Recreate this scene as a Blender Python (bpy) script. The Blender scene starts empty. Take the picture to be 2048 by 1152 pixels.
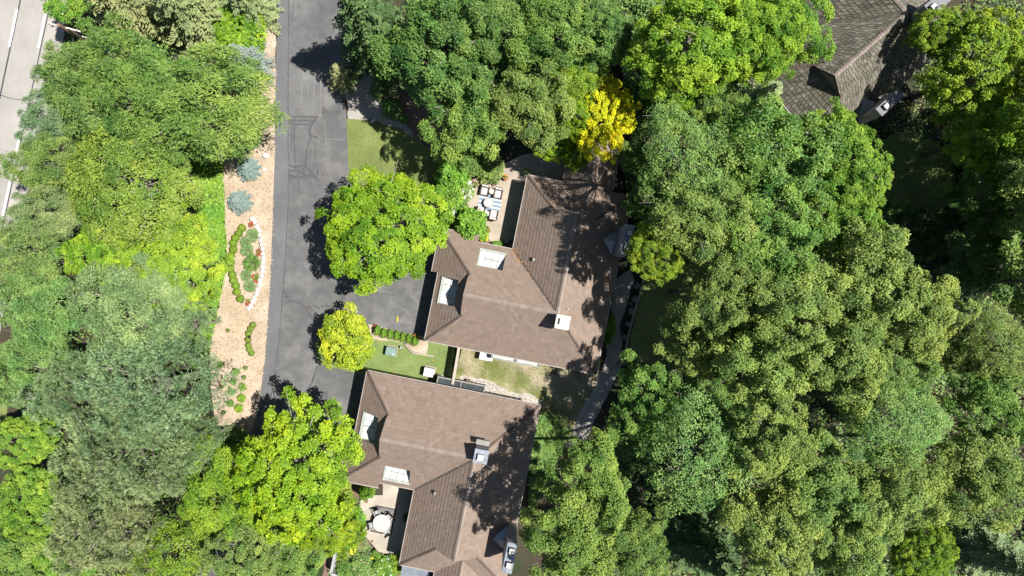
import bpy, math, random
import numpy as np
from mathutils import Vector, Matrix
from mathutils.geometry import tessellate_polygon

random.seed(7)
C = bpy.context.scene.collection
SC = bpy.context.scene
CAMH = 55.0          # camera height in metres
PPM = 25.0           # photograph pixels per metre on the ground
SUN_EL = 63.0

# ---------------------------------------------------------------- camera
cam_d = bpy.data.cameras.new('camera')
cam = bpy.data.objects.new('camera', cam_d)
C.objects.link(cam)
cam.location = (0, 0, CAMH)
cam_d.sensor_fit = 'HORIZONTAL'
cam_d.angle = 2 * math.atan((1024 / PPM) / CAMH)
cam_d.clip_end = 1000
SC.camera = cam

# ---------------------------------------------------------------- world + sun
world = bpy.data.worlds.new('World')
SC.world = world
world.use_nodes = True
wn = world.node_tree
bg = wn.nodes['Background']
sky = wn.nodes.new('ShaderNodeTexSky')
sky.sky_type = 'NISHITA'
sky.sun_disc = False
sky.sun_elevation = math.radians(SUN_EL)
sky.sun_rotation = math.radians(90)
sky.air_density = 1.0
sky.dust_density = 0.6
wn.links.new(sky.outputs[0], bg.inputs[0])
bg.inputs[1].default_value = 0.05
sun_d = bpy.data.lights.new('sun', 'SUN')
sun_d.energy = 5.0
sun_d.angle = math.radians(0.53)
sun_d.color = (1.0, 0.955, 0.885)
sun = bpy.data.objects.new('sun', sun_d)
C.objects.link(sun)
sun.location = (60, 0, 120)
sun.rotation_euler = (0, math.radians(90 - SUN_EL), 0)
SC.view_settings.view_transform = 'Standard'
SC.view_settings.look = 'None'
SC.view_settings.exposure = 0.85
SC.view_settings.gamma = 1.0
SC.view_settings.use_curve_mapping = False
SC.cycles.max_bounces = 6
SC.cycles.diffuse_bounces = 2
SC.cycles.transmission_bounces = 4
SC.cycles.transparent_max_bounces = 4

# ---------------------------------------------------------------- helpers
def W(px, py, z=0.0):
    """photograph pixel seen at height z -> ground plan x, y"""
    k = (CAMH - z) / CAMH / PPM
    return ((px - 1024) * k, -(py - 576) * k)

def link(o, parent=None):
    C.objects.link(o)
    if parent is not None:
        o.parent = parent
    return o

def tag(o, label=None, cat=None, group=None, kind=None):
    if label: o['label'] = label
    if cat: o['category'] = cat
    if group: o['group'] = group
    if kind: o['kind'] = kind
    return o

def empty(name, loc=(0, 0, 0), rz=0.0):
    o = bpy.data.objects.new(name, None)
    o.empty_display_size = 0.3
    o.location = loc
    o.rotation_euler = (0, 0, rz)
    return link(o)

def thing(name, label, cat, loc=(0, 0, 0), rz=0.0, group=None):
    return tag(empty(name, loc, rz), label, cat, group)

def mesh_obj(name, me, mat, parent=None):
    if mat is not None and not me.materials:
        me.materials.append(mat)
    return link(bpy.data.objects.new(name, me), parent)

def copy_obj(o, parent=None):
    c = o.copy()
    C.objects.link(c)
    c.parent = parent
    return c

class MB:
    """collects faces for ONE mesh object"""
    def __init__(s):
        s.v = []; s.f = []; s.t = []
    def quad(s, a, b, c, d, t=0.5):
        i = len(s.v); s.v += [a, b, c, d]; s.f.append((i, i+1, i+2, i+3)); s.t.append(t)
    def tri(s, a, b, c, t=0.5):
        i = len(s.v); s.v += [a, b, c]; s.f.append((i, i+1, i+2)); s.t.append(t)
    def box(s, cx, cy, z0, sx, sy, z1, rz=0.0, taper=0.0, bev=0.0):
        """box on [z0,z1]; taper shrinks the top, bev chamfers the top rim"""
        c, n = math.cos(rz), math.sin(rz)
        def ring(hx, hy, z):
            return [(cx + x*c - y*n, cy + x*n + y*c, z) for x, y in ((-hx,-hy),(hx,-hy),(hx,hy),(-hx,hy))]
        rings = [ring(sx/2, sy/2, z0)]
        tx, ty = sx/2*(1-taper), sy/2*(1-taper)
        if bev > 0:
            rings.append(ring(tx, ty, z1-bev)); rings.append(ring(tx-bev, ty-bev, z1))
        else:
            rings.append(ring(tx, ty, z1))
        s.rings(rings)
    def rings(s, rings, cap0=True, cap1=True):
        n = len(rings[0]); i0 = len(s.v)
        for r in rings: s.v += list(r)
        for k in range(len(rings)-1):
            for j in range(n):
                a = i0 + k*n + j; b = i0 + k*n + (j+1) % n
                s.f.append((a, b, b+n, a+n)); s.t.append(0.5)
        if cap0: s.f.append(tuple(i0 + n-1-j for j in range(n))); s.t.append(0.5)
        if cap1: s.f.append(tuple(i0 + (len(rings)-1)*n + j for j in range(n))); s.t.append(0.5)
    def tube(s, p0, p1, r0, r1, n=8, cap=True):
        p0, p1 = Vector(p0), Vector(p1)
        d = (p1 - p0).normalized()
        a = d.cross(Vector((0, 0, 1)))
        if a.length < 1e-3: a = Vector((1, 0, 0))
        a.normalize(); b = d.cross(a)
        def ring(p, r):
            return [tuple(p + a*(r*math.cos(2*math.pi*k/n)) + b*(r*math.sin(2*math.pi*k/n))) for k in range(n)]
        s.rings([ring(p0, r0), ring(p1, r1)], cap, cap)
    def lathe(s, prof, n=20, cx=0, cy=0):
        s.rings([[(cx + r*math.cos(2*math.pi*k/n), cy + r*math.sin(2*math.pi*k/n), z) for k in range(n)] for r, z in prof])
    def prism(s, poly, z0, z1):
        s.rings([[(x, y, z0) for x, y in poly], [(x, y, z1) for x, y in poly]])
    def build(s, name, mat, parent=None, smooth=False, tint=False):
        me = bpy.data.meshes.new(name)
        me.from_pydata([tuple(p) for p in s.v], [], s.f)
        if tint:
            at = me.attributes.new('tint', 'FLOAT', 'FACE')
            at.data.foreach_set('value', np.array(s.t, dtype=np.float32))
        if smooth:
            me.polygons.foreach_set('use_smooth', [True]*len(me.polygons))
        me.update()
        return mesh_obj(name, me, mat, parent)

def wobble(pts, step, amp, seed=0):
    """resample a closed outline and make it uneven"""
    rg = random.Random(seed); out = []
    n = len(pts)
    for i in range(n):
        a, b = Vector(pts[i]), Vector(pts[(i+1) % n])
        d = b - a; k = max(1, int(d.length/step))
        nr = Vector((-d.y, d.x)); nr.normalize()
        for j in range(k):
            out.append(tuple(a + d*(j/k) + nr*(rg.uniform(-amp, amp))))
    return out

def sheet(name, px, z, mat, kind='structure', wob=None, world_pts=False, parent=None, thick=0.0):
    pts = [tuple(p) for p in px] if world_pts else [W(*p) for p in px]
    if wob: pts = wobble(pts, wob[0], wob[1], len(name))
    tris = tessellate_polygon([[Vector((x, y, 0)) for x, y in pts]])
    vs = [(x, y, z) for x, y in pts]
    fs = []
    for a, b, c in tris:
        ax, ay = pts[a]; bx, by = pts[b]; cx, cy = pts[c]
        cr = (bx-ax)*(cy-ay)-(by-ay)*(cx-ax)
        if abs(cr) < 1e-9: continue
        fs.append((a, b, c) if cr > 0 else (a, c, b))
    n = len(pts)
    if thick > 0:
        vs += [(x, y, z-thick) for x, y in pts]
        for i in range(n):
            j = (i+1) % n
            fs.append((i, j, j+n, i+n))
    me = bpy.data.meshes.new(name)
    me.from_pydata(vs, [], fs); me.update()
    o = mesh_obj(name, me, mat, parent)
    if kind and parent is None: o['kind'] = kind
    return o

def ribbon(mb, px, w, z, world_pts=False, seed=0, jit=0.0):
    pts = [Vector(p) if world_pts else Vector(W(*p)) for p in px]
    rg = random.Random(seed)
    fine = []
    for i in range(len(pts)-1):
        d = pts[i+1]-pts[i]; k = max(1, int(d.length/0.35))
        for j in range(k):
            p = pts[i] + d*(j/k)
            if jit and (i or j): p = p + Vector((rg.uniform(-jit, jit), rg.uniform(-jit, jit)))
            fine.append(p)
    fine.append(pts[-1])
    L = []; R = []
    for i, p in enumerate(fine):
        d = fine[min(i+1, len(fine)-1)] - fine[max(i-1, 0)]
        n = Vector((-d.y, d.x)); n.normalize()
        ww = w/2*(1 if not jit else rg.uniform(0.65, 1.3))
        L.append((p.x+n.x*ww, p.y+n.y*ww, z)); R.append((p.x-n.x*ww, p.y-n.y*ww, z))
    for i in range(len(fine)-1):
        mb.quad(R[i], R[i+1], L[i+1], L[i])

# ---------------------------------------------------------------- materials
def new_mat(name):
    m = bpy.data.materials.new(name); m.use_nodes = True
    nt = m.node_tree
    return m, nt, nt.nodes, nt.links, nt.nodes['Principled BSDF']

def mix_rgb(nt, a, b, fac, blend='MIX'):
    n = nt.nodes.new('ShaderNodeMix'); n.data_type = 'RGBA'; n.blend_type = blend
    for key, val in ((6, a), (7, b)):
        if isinstance(val, tuple): n.inputs[key].default_value = (*val, 1) if len(val) == 3 else val
        else: nt.links.new(val, n.inputs[key])
    if isinstance(fac, (int, float)): n.inputs[0].default_value = fac
    else: nt.links.new(fac, n.inputs[0])
    return n.outputs[2]

def noise(nt, scale, detail=4, rough=0.6, vec=None, stretch=None):
    n = nt.nodes.new('ShaderNodeTexNoise')
    n.inputs['Scale'].default_value = scale
    n.inputs['Detail'].default_value = detail
    n.inputs['Roughness'].default_value = rough
    if vec is None:
        tc = nt.nodes.new('ShaderNodeTexCoord'); vec = tc.outputs['Object']
    if stretch:
        mp = nt.nodes.new('ShaderNodeMapping'); mp.inputs['Scale'].default_value = stretch
        nt.links.new(vec, mp.inputs[0]); vec = mp.outputs[0]
    nt.links.new(vec, n.inputs['Vector'])
    return n.outputs[0]

def ramp(nt, fac, lo, hi):
    n = nt.nodes.new('ShaderNodeMapRange')
    n.inputs[1].default_value = lo; n.inputs[2].default_value = hi
    nt.links.new(fac, n.inputs[0])
    return n.outputs[0]

def surf(name, c1, c2, fine=12, coarse=0.4, rough=0.85, bump=0.3, c3=None, c3_range=(0.55, 0.7), spec=0.3, dist=0.03, stretch=None, metal=0.0, cscale=None, k=0.74):
    c1, c2 = tuple(v*k for v in c1), tuple(v*k for v in c2)
    if c3: c3 = tuple(v*k for v in c3)
    m, nt, N, L, b = new_mat(name)
    f = ramp(nt, noise(nt, fine, 5, 0.7, stretch=stretch), 0.3, 0.7)
    col = mix_rgb(nt, c1, c2, f)
    if c3:
        g = ramp(nt, noise(nt, cscale or coarse, 5, 0.65), *c3_range)
        col = mix_rgb(nt, col, c3, g)
    g2 = ramp(nt, noise(nt, coarse*2.3, 3, 0.5), 0.25, 0.75)
    hs = N.new('ShaderNodeHueSaturation'); L.new(col, hs.inputs['Color'])
    mr = N.new('ShaderNodeMapRange'); mr.inputs[3].default_value = 0.82; mr.inputs[4].default_value = 1.18
    L.new(g2, mr.inputs[0]); L.new(mr.outputs[0], hs.inputs['Value'])
    L.new(hs.outputs[0], b.inputs['Base Color'])
    b.inputs['Roughness'].default_value = rough
    b.inputs['Specular IOR Level'].default_value = spec
    b.inputs['Metallic'].default_value = metal
    if bump:
        bp = N.new('ShaderNodeBump'); bp.inputs['Strength'].default_value = bump; bp.inputs['Distance'].default_value = dist
        L.new(f, bp.inputs['Height']); L.new(bp.outputs[0], b.inputs['Normal'])
    return m

def leaf_mat(name, transl=0.35, rough=0.5, spec=0.4, var=0.45, warm=0.25):
    """colour of the kind comes from the object's own colour, leaf to leaf variation from the mesh"""
    m, nt, N, L, b = new_mat(name)
    oi = N.new('ShaderNodeObjectInfo')
    at = N.new('ShaderNodeAttribute'); at.attribute_name = 'tint'
    mr = N.new('ShaderNodeMapRange'); mr.inputs[3].default_value = 1-var; mr.inputs[4].default_value = 1+var
    L.new(at.outputs['Fac'], mr.inputs[0])
    hs = N.new('ShaderNodeHueSaturation')
    L.new(oi.outputs['Color'], hs.inputs['Color']); L.new(mr.outputs[0], hs.inputs['Value'])
    mh = N.new('ShaderNodeMapRange'); mh.inputs[3].default_value = 0.5+0.03*warm*4; mh.inputs[4].default_value = 0.5-0.012*warm*4
    L.new(at.outputs['Fac'], mh.inputs[0]); L.new(mh.outputs[0], hs.inputs['Hue'])
    nz = ramp(nt, noise(nt, 0.42, 2, 0.5), 0.3, 0.7)
    h2 = N.new('ShaderNodeHueSaturation'); L.new(hs.outputs[0], h2.inputs['Color'])
    ma = N.new('ShaderNodeMapRange'); ma.inputs[3].default_value = 0.522; ma.inputs[4].default_value = 0.486; L.new(nz, ma.inputs[0]); L.new(ma.outputs[0], h2.inputs['Hue'])
    mc = N.new('ShaderNodeMapRange'); mc.inputs[3].default_value = 0.84; mc.inputs[4].default_value = 1.14; L.new(nz, mc.inputs[0]); L.new(mc.outputs[0], h2.inputs['Value'])
    hs = h2
    L.new(hs.outputs[0], b.inputs['Base Color'])
    b.inputs['Roughness'].default_value = rough
    b.inputs['Specular IOR Level'].default_value = spec
    tr = N.new('ShaderNodeBsdfTranslucent')
    tcol = mix_rgb(nt, hs.outputs[0], (1.12, 1.15, 0.35, 1), 1.0, 'MULTIPLY')
    L.new(tcol, tr.inputs[0])
    mx = N.new('ShaderNodeMixShader'); mx.inputs[0].default_value = transl
    L.new(b.outputs[0], mx.inputs[1]); L.new(tr.outputs[0], mx.inputs[2])
    L.new(mx.outputs[0], N['Material Output'].inputs[0])
    return m

def shingle_mat(name, c1, c2, c3, rough=0.9):
    m, nt, N, L, b = new_mat(name)
    at = N.new('ShaderNodeAttribute'); at.attribute_name = 'tint'
    col = mix_rgb(nt, c1, c2, at.outputs['Fac'])
    g = ramp(nt, noise(nt, 0.7, 6, 0.7), 0.48, 0.72)
    col = mix_rgb(nt, col, c3, g)
    gr = ramp(nt, noise(nt, 60, 3, 0.7), 0.25, 0.75)
    hs = N.new('ShaderNodeHueSaturation'); L.new(col, hs.inputs['Color'])
    mr = N.new('ShaderNodeMapRange'); mr.inputs[3].default_value = 0.78; mr.inputs[4].default_value = 1.22
    L.new(gr, mr.inputs[0]); L.new(mr.outputs[0], hs.inputs['Value'])
    L.new(hs.outputs[0], b.inputs['Base Color'])
    b.inputs['Roughness'].default_value = rough
    b.inputs['Specular IOR Level'].default_value = 0.2
    bp = N.new('ShaderNodeBump'); bp.inputs['Strength'].default_value = 0.3; bp.inputs['Distance'].default_value = 0.01
    L.new(gr, bp.inputs['Height']); L.new(bp.outputs[0], b.inputs['Normal'])
    return m

def stripes_mat(name, c1, c2, n):
    m, nt, N, L, b = new_mat(name)
    tc = N.new('ShaderNodeTexCoord'); sp = N.new('ShaderNodeSeparateXYZ'); L.new(tc.outputs['Generated'], sp.inputs[0])
    mu = N.new('ShaderNodeMath'); mu.operation = 'MULTIPLY'; mu.inputs[1].default_value = n/2; L.new(sp.outputs[1], mu.inputs[0])
    fr = N.new('ShaderNodeMath'); fr.operation = 'FRACT'; L.new(mu.outputs[0], fr.inputs[0])
    gt = N.new('ShaderNodeMath'); gt.operation = 'GREATER_THAN'; gt.inputs[1].default_value = 0.55; L.new(fr.outputs[0], gt.inputs[0])
    col = mix_rgb(nt, c1, c2, gt.outputs[0])
    w = ramp(nt, noise(nt, 70, 3), 0.2, 0.8)
    col = mix_rgb(nt, col, (0.4, 0.42, 0.45), mix_val(nt, w, 0.25))
    L.new(col, b.inputs['Base Color']); b.inputs['Roughness'].default_value = 0.95
    return m

def mix_val(nt, v, k):
    n = nt.nodes.new('ShaderNodeMath'); n.operation = 'MULTIPLY'; n.inputs[1].default_value = k
    nt.links.new(v, n.inputs[0]); return n.outputs[0]

M = {}
M['soil'] = surf('forest_soil', (0.035, 0.03, 0.018), (0.085, 0.068, 0.042), 9, 0.3, c3=(0.035, 0.05, 0.018), c3_range=(0.48, 0.6), bump=0.6)
M['asphalt'] = surf('asphalt', (0.080, 0.081, 0.085), (0.120, 0.119, 0.120), 1.6, 0.16, rough=0.85, bump=0.15, c3=(0.185, 0.182, 0.178), c3_range=(0.48, 0.78), dist=0.01, cscale=0.45, k=0.98)
M['asphalt2'] = surf('asphalt_strip', (0.095, 0.098, 0.105), (0.12, 0.122, 0.128), 25, 0.2, rough=0.85, bump=0.15, dist=0.01, c3=(0.135, 0.136, 0.14), c3_range=(0.5, 0.75), k=0.98)
M['asphalt3'] = surf('asphalt_patch', (0.105, 0.106, 0.11), (0.145, 0.144, 0.145), 25, 0.35, rough=0.85, bump=0.15, dist=0.01, c3=(0.18, 0.178, 0.175), c3_range=(0.55, 0.7), k=0.98)
M['tar'] = surf('crack_tar', (0.05, 0.051, 0.055), (0.075, 0.075, 0.08), 15, 0.5, rough=0.6, bump=0.1, k=0.98)
M['scuff'] = surf('pale_scuff', (0.15, 0.15, 0.15), (0.20, 0.197, 0.19), 8, 0.5, rough=0.9, bump=0.05, k=0.98)
M['road'] = surf('concrete_road', (0.36, 0.34, 0.315), (0.43, 0.41, 0.38), 5, 0.12, rough=0.9, bump=0.1, c3=(0.35, 0.34, 0.32), c3_range=(0.5, 0.8), stretch=(1.6, 0.25, 1))
M['shoulder'] = surf('road_shoulder', (0.36, 0.34, 0.31), (0.46, 0.43, 0.39), 8, 0.3, bump=0.3)
M['paint_white'] = surf('white_road_paint', (0.74, 0.74, 0.74), (0.82, 0.82, 0.81), 14, 0.6, rough=0.7, bump=0.05)
M['paint_yellow'] = surf('yellow_paint', (0.75, 0.5, 0.03), (0.8, 0.58, 0.06), 20, 1, rough=0.6, bump=0.05)
M['mulch'] = surf('wood_mulch', (0.41, 0.315, 0.215), (0.60, 0.485, 0.355), 14, 0.35, bump=0.8, c3=(0.64, 0.53, 0.43), c3_range=(0.42, 0.7))
M['chip'] = shingle_mat('wood_chips', (0.20, 0.135, 0.085), (0.50, 0.40, 0.29), (0.36, 0.275, 0.19))
M['mulch_dark'] = surf('brown_mulch', (0.16, 0.10, 0.07), (0.30, 0.21, 0.16), 13, 0.5, bump=0.8, c3=(0.24, 0.15, 0.10))
M['gravel'] = surf('gravel', (0.34, 0.32, 0.29), (0.55, 0.52, 0.48), 16, 0.6, bump=0.9, c3=(0.42, 0.38, 0.33))
M['pebble'] = shingle_mat('pebbles', (0.22, 0.2, 0.18), (0.55, 0.52, 0.48), (0.35, 0.3, 0.25))
M['grass'] = surf('lawn_grass', (0.125, 0.165, 0.045), (0.185, 0.22, 0.07), 18, 0.25, bump=0.7, c3=(0.23, 0.235, 0.09), c3_range=(0.5, 0.75), k=0.95)
M['grass_fresh'] = surf('fresh_turf', (0.135, 0.195, 0.055), (0.195, 0.255, 0.085), 16, 0.3, bump=0.7, c3=(0.23, 0.27, 0.10), c3_range=(0.48, 0.72), k=0.95)
M['yard'] = surf('worn_yard', (0.13, 0.165, 0.04), (0.20, 0.21, 0.07), 15, 0.32, bump=0.7, c3=(0.42, 0.35, 0.25), c3_range=(0.40, 0.62), cscale=0.35, k=0.85)
M['limestone_gravel'] = surf('limestone_gravel', (0.42, 0.37, 0.31), (0.66, 0.61, 0.53), 18, 0.6, bump=0.9, c3=(0.36, 0.29, 0.21), c3_range=(0.5, 0.7))
M['patio'] = surf('exposed_aggregate', (0.40, 0.335, 0.265), (0.50, 0.43, 0.35), 30, 0.4, rough=0.9, bump=0.15, c3=(0.44, 0.39, 0.33))
M['patio2'] = surf('pale_concrete', (0.42, 0.37, 0.305), (0.50, 0.45, 0.38), 30, 0.35, rough=0.9, bump=0.15, c3=(0.52, 0.46, 0.39))
M['stone'] = surf('limestone', (0.62, 0.58, 0.53), (0.82, 0.79, 0.75), 6, 0.8, bump=0.7, dist=0.05)
M['boulder'] = surf('grey_boulder', (0.20, 0.19, 0.17), (0.38, 0.35, 0.31), 5, 0.8, bump=0.7, dist=0.05)
M['timber'] = surf('weathered_timber', (0.34, 0.29, 0.235), (0.47, 0.41, 0.34), 9, 0.7, bump=0.3, stretch=(1, 6, 1))
M['timber_dark'] = surf('dark_timber', (0.10, 0.08, 0.06), (0.17, 0.135, 0.10), 9, 0.7, bump=0.3)
M['fence'] = surf('fence_cedar', (0.46, 0.40, 0.33), (0.58, 0.52, 0.44), 9, 0.7, bump=0.3)
M['fence_grey'] = surf('fence_grey_paint', (0.40, 0.40, 0.41), (0.52, 0.52, 0.53), 9, 0.7, bump=0.2)
M['shingle'] = shingle_mat('brown_asphalt_shingle', (0.172, 0.131, 0.106), (0.238, 0.183, 0.149), (0.198, 0.151, 0.122))
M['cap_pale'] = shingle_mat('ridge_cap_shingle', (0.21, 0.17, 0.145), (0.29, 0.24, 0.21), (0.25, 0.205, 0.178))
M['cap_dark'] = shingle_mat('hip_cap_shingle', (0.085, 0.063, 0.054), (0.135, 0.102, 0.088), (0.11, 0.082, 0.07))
M['shake'] = shingle_mat('weathered_shake', (0.075, 0.068, 0.055), (0.195, 0.182, 0.145), (0.105, 0.108, 0.066))
M['shake_gap'] = surf('shake_underlay', (0.05, 0.03, 0.02), (0.10, 0.06, 0.04), 9, 0.8)
M['cheek'] = surf('skylight_cheek', (0.20, 0.22, 0.22), (0.27, 0.29, 0.29), 6, 0.9)
M['deck'] = surf('roof_deck', (0.10, 0.07, 0.055), (0.14, 0.10, 0.08), 9, 0.8)
M['siding'] = surf('taupe_siding', (0.24, 0.21, 0.18), (0.29, 0.255, 0.22), 4, 0.5, bump=0.15, stretch=(1, 1, 12))
M['siding_grey'] = surf('grey_chimney_siding', (0.36, 0.33, 0.33), (0.42, 0.39, 0.385), 4, 0.5, bump=0.1, stretch=(1, 1, 9))
M['gutter'] = surf('tan_gutter', (0.36, 0.32, 0.285), (0.42, 0.375, 0.34), 9, 0.7, rough=0.5, bump=0.05)
M['valley'] = surf('brown_valley_metal', (0.14, 0.12, 0.105), (0.20, 0.17, 0.15), 9, 0.8, rough=0.5, bump=0.05)
M['copper'] = surf('verdigris_flashing', (0.36, 0.40, 0.36), (0.46, 0.50, 0.45), 9, 0.8, rough=0.6, bump=0.05)
M['steel'] = surf('galvanised_cap', (0.28, 0.32, 0.37), (0.42, 0.46, 0.52), 6, 0.9, rough=0.35, bump=0.05, spec=0.6, metal=0.35)
M['cap_shade_paint'] = surf('shade_painted_cap', (0.20, 0.20, 0.21), (0.27, 0.27, 0.28), 6, 0.9, rough=0.7, bump=0.05)  # tree shade painted into the cap as a darker grey
M['cap_cream'] = surf('cream_chimney_cap', (0.70, 0.64, 0.54), (0.78, 0.72, 0.62), 7, 0.8, rough=0.7, bump=0.05)
M['flue'] = surf('pale_flue', (0.66, 0.62, 0.57), (0.76, 0.72, 0.67), 7, 0.8, rough=0.7, bump=0.05)
M['dark_metal'] = surf('black_metal', (0.018, 0.017, 0.018), (0.035, 0.033, 0.034), 12, 0.9, rough=0.45, bump=0.05)
M['grey_frame'] = surf('grey_frame', (0.26, 0.26, 0.235), (0.33, 0.33, 0.30), 9, 0.8, rough=0.5, bump=0.05)
M['skylight'] = surf('frosted_skylight_glass', (0.58, 0.64, 0.60), (0.70, 0.75, 0.72), 2.2, 0.9, rough=0.3, bump=0.03, c3=(0.44, 0.47, 0.42), c3_range=(0.52, 0.75), spec=0.5)
M['glass'] = surf('window_glass', (0.05, 0.06, 0.06), (0.09, 0.10, 0.10), 3, 0.8, rough=0.06, bump=0, spec=0.9)
M['glass_sun_paint'] = surf('sun_painted_bay_glass', (0.55, 0.60, 0.57), (0.66, 0.71, 0.67), 3, 0.8, rough=0.15, bump=0, spec=0.7)  # sunlight on the bay glass painted in as a whitish colour
M['white_plastic'] = surf('white_enamel', (0.78, 0.77, 0.78), (0.83, 0.82, 0.83), 8, 0.8, rough=0.45, bump=0.02)
M['cushion'] = surf('white_cushion', (0.62, 0.575, 0.55), (0.70, 0.655, 0.635), 40, 1.2, rough=0.95, bump=0.2)
M['wicker'] = surf('brown_wicker', (0.08, 0.05, 0.04), (0.16, 0.10, 0.08), 40, 1.2, rough=0.8, bump=0.4)
M['table_stone'] = surf('pale_table_stone', (0.42, 0.40, 0.385), (0.52, 0.50, 0.48), 20, 1.0, rough=0.8, bump=0.1)
M['table_white'] = surf('white_tabletop', (0.50, 0.49, 0.48), (0.58, 0.57, 0.56), 9, 1.5, rough=0.6, bump=0.02)
M['grey_sling'] = surf('grey_sling_fabric', (0.33, 0.35, 0.37), (0.42, 0.44, 0.46), 40, 1.0, rough=0.9, bump=0.2)
M['rug_dark'] = surf('charcoal_rug', (0.075, 0.07, 0.068), (0.10, 0.095, 0.09), 50, 0.8, rough=1, bump=0.2)
M['rug_grey'] = surf('grey_rug', (0.19, 0.18, 0.172), (0.24, 0.23, 0.22), 50, 0.8, rough=1, bump=0.2)
M['rug_stripe'] = stripes_mat('striped_rug', (0.12, 0.19, 0.27), (0.44, 0.49, 0.53), 12)
M['green_box'] = surf('green_cabinet', (0.20, 0.31, 0.27), (0.25, 0.36, 0.32), 7, 0.8, rough=0.5, bump=0.03)
M['teal_bin'] = surf('teal_planter', (0.16, 0.30, 0.27), (0.22, 0.37, 0.33), 7, 0.8, rough=0.4, bump=0.03)
M['terracotta'] = surf('terracotta', (0.55, 0.27, 0.15), (0.66, 0.36, 0.22), 12, 0.8, rough=0.8, bump=0.1)
M['bark'] = surf('bark', (0.10, 0.08, 0.06), (0.22, 0.185, 0.15), 6, 0.8, bump=0.8, stretch=(1, 1, 0.3))
M['bark_pale'] = surf('pale_bark', (0.28, 0.25, 0.215), (0.42, 0.38, 0.33), 6, 0.8, bump=0.6, stretch=(1, 1, 0.3))
M['pole_wood'] = surf('pole_wood', (0.20, 0.12, 0.08), (0.32, 0.21, 0.14), 8, 0.8, bump=0.4, stretch=(1, 1, 0.2))
M['arm_wood'] = surf('bleached_arm', (0.55, 0.54, 0.50), (0.68, 0.67, 0.63), 8, 0.8, bump=0.2)
M['flower_white'] = surf('white_petals', (0.80, 0.79, 0.76), (0.86, 0.85, 0.82), 30, 1, rough=0.8, bump=0.3)
M['flower_yellow'] = surf('yellow_petals', (0.75, 0.62, 0.03), (0.82, 0.72, 0.08), 30, 1, rough=0.8, bump=0.3)
M['flower_red'] = surf('red_petals', (0.42, 0.05, 0.05), (0.55, 0.10, 0.09), 30, 1, rough=0.8, bump=0.3)
M['flower_orange'] = surf('orange_petals', (0.72, 0.24, 0.06), (0.80, 0.33, 0.10), 30, 1, rough=0.8, bump=0.3)
M['flower_pink'] = surf('pink_petals', (0.66, 0.35, 0.36), (0.76, 0.48, 0.47), 30, 1, rough=0.8, bump=0.3)
M['litter'] = shingle_mat('dry_leaves', (0.28, 0.12, 0.04), (0.55, 0.28, 0.10), (0.4, 0.2, 0.08))
M['leaf'] = leaf_mat('broad_leaf', 0.26, 0.52, 0.30)
M['leaf_fine'] = leaf_mat('fine_leaf', 0.25, 0.55, 0.35, var=0.4)
M['needle'] = leaf_mat('needles', 0.14, 0.6, 0.3, var=0.35, warm=0.15)
M['grass_blade'] = leaf_mat('grass_blades', 0.3, 0.6, 0.2, var=0.4)
# ================================================================ SETTING
sheet('ground', [(-260, -260), (260, -260), (260, 260), (-260, 260)], 0.0, M['soil'], world_pts=True)
# public road on the left
def road_x(y, off): return 101 - 0.212*y + off
sheet('road_shoulder', [(road_x(-300, 40), -300), (road_x(1500, 40), 1500), (road_x(1500, -14), 1500), (road_x(-300, -14), -300)], 0.004, M['shoulder'], wob=(0.8, 0.12))
road = sheet('road', [(road_x(-300, 3), -300), (road_x(1500, 3), 1500), (road_x(1500, -190), 1500), (road_x(-300, -190), -300)], 0.008, M['road'])
for off, segs in ((-4, [(-300, 96), (272, 1500)]), (-63, [(18, 94), (-160, -84), (196, 272), (374, 450)])):
    for a, b in segs:
        mb = MB(); ribbon(mb, [(road_x(a, off), a), (road_x(b, off), b)], 0.17 if off == -4 else 0.2, 0.013)
        mb.build('painted_line', M['paint_white'], road)
mb = MB(); ribbon(mb, [(road_x(-300, -60), -300), (road_x(1500, -60), 1500)], 0.13, 0.0105); mb.build('tar_seam', M['tar'], road)
mb = MB(); ribbon(mb, [(road_x(-300, 1), -300), (road_x(1500, 1), 1500)], 0.10, 0.0105); mb.build('tar_seam', M['tar'], road)
mb = MB(); ribbon(mb, [(-30, 186), (5, 191), (20, 197), (52, 202)], 0.05, 0.0105, jit=0.06); mb.build('road_crack', M['tar'], road)

# mulch verge left of the driveway
sheet('mulch_bed', [(500, -40), (552, -40), (551, 330), (543, 560), (531, 720), (516, 830), (500, 880), (470, 900), (440, 880), (425, 800), (418, 700), (440, 600), (455, 520), (448, 420), (430, 380), (440, 300), (500, 230), (490, 60)], 0.004, M['mulch'], wob=(0.5, 0.12))
sheet('gravel_bed', [(690, 150), (760, 120), (880, 150), (900, 260), (870, 310), (800, 262), (745, 240), (695, 240)], 0.004, M['gravel'], wob=(0.5, 0.12))
sheet('brown_mulch_bed', [(760, 110), (900, 130), (930, 320), (890, 330), (830, 275), (755, 190)], 0.008, M['mulch_dark'], wob=(0.5, 0.15))
sheet('lawn', [(690, 236), (745, 240), (800, 258), (870, 308), (900, 330), (900, 420), (700, 480), (694, 330)], 0.010, M['grass'], wob=(0.6, 0.08))
sheet('side_lawn', [(628, 690), (640, 655), (700, 645), (750, 668), (850, 672), (925, 690), (905, 775), (720, 760), (640, 738), (630, 715)], 0.006, M['grass_fresh'], wob=(0.6, 0.05))
sheet('mulch_edge', [(735, 645), (842, 662), (860, 672), (852, 710), (826, 703), (812, 686), (740, 676)], 0.010, M['mulch'], wob=(0.4, 0.06))
sheet('worn_yard', [(909, 690), (1100, 725), (1200, 740), (1205, 800), (1150, 880), (1085, 870), (1080, 800), (900, 775)], 0.006, M['yard'], wob=(0.6, 0.1))
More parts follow.
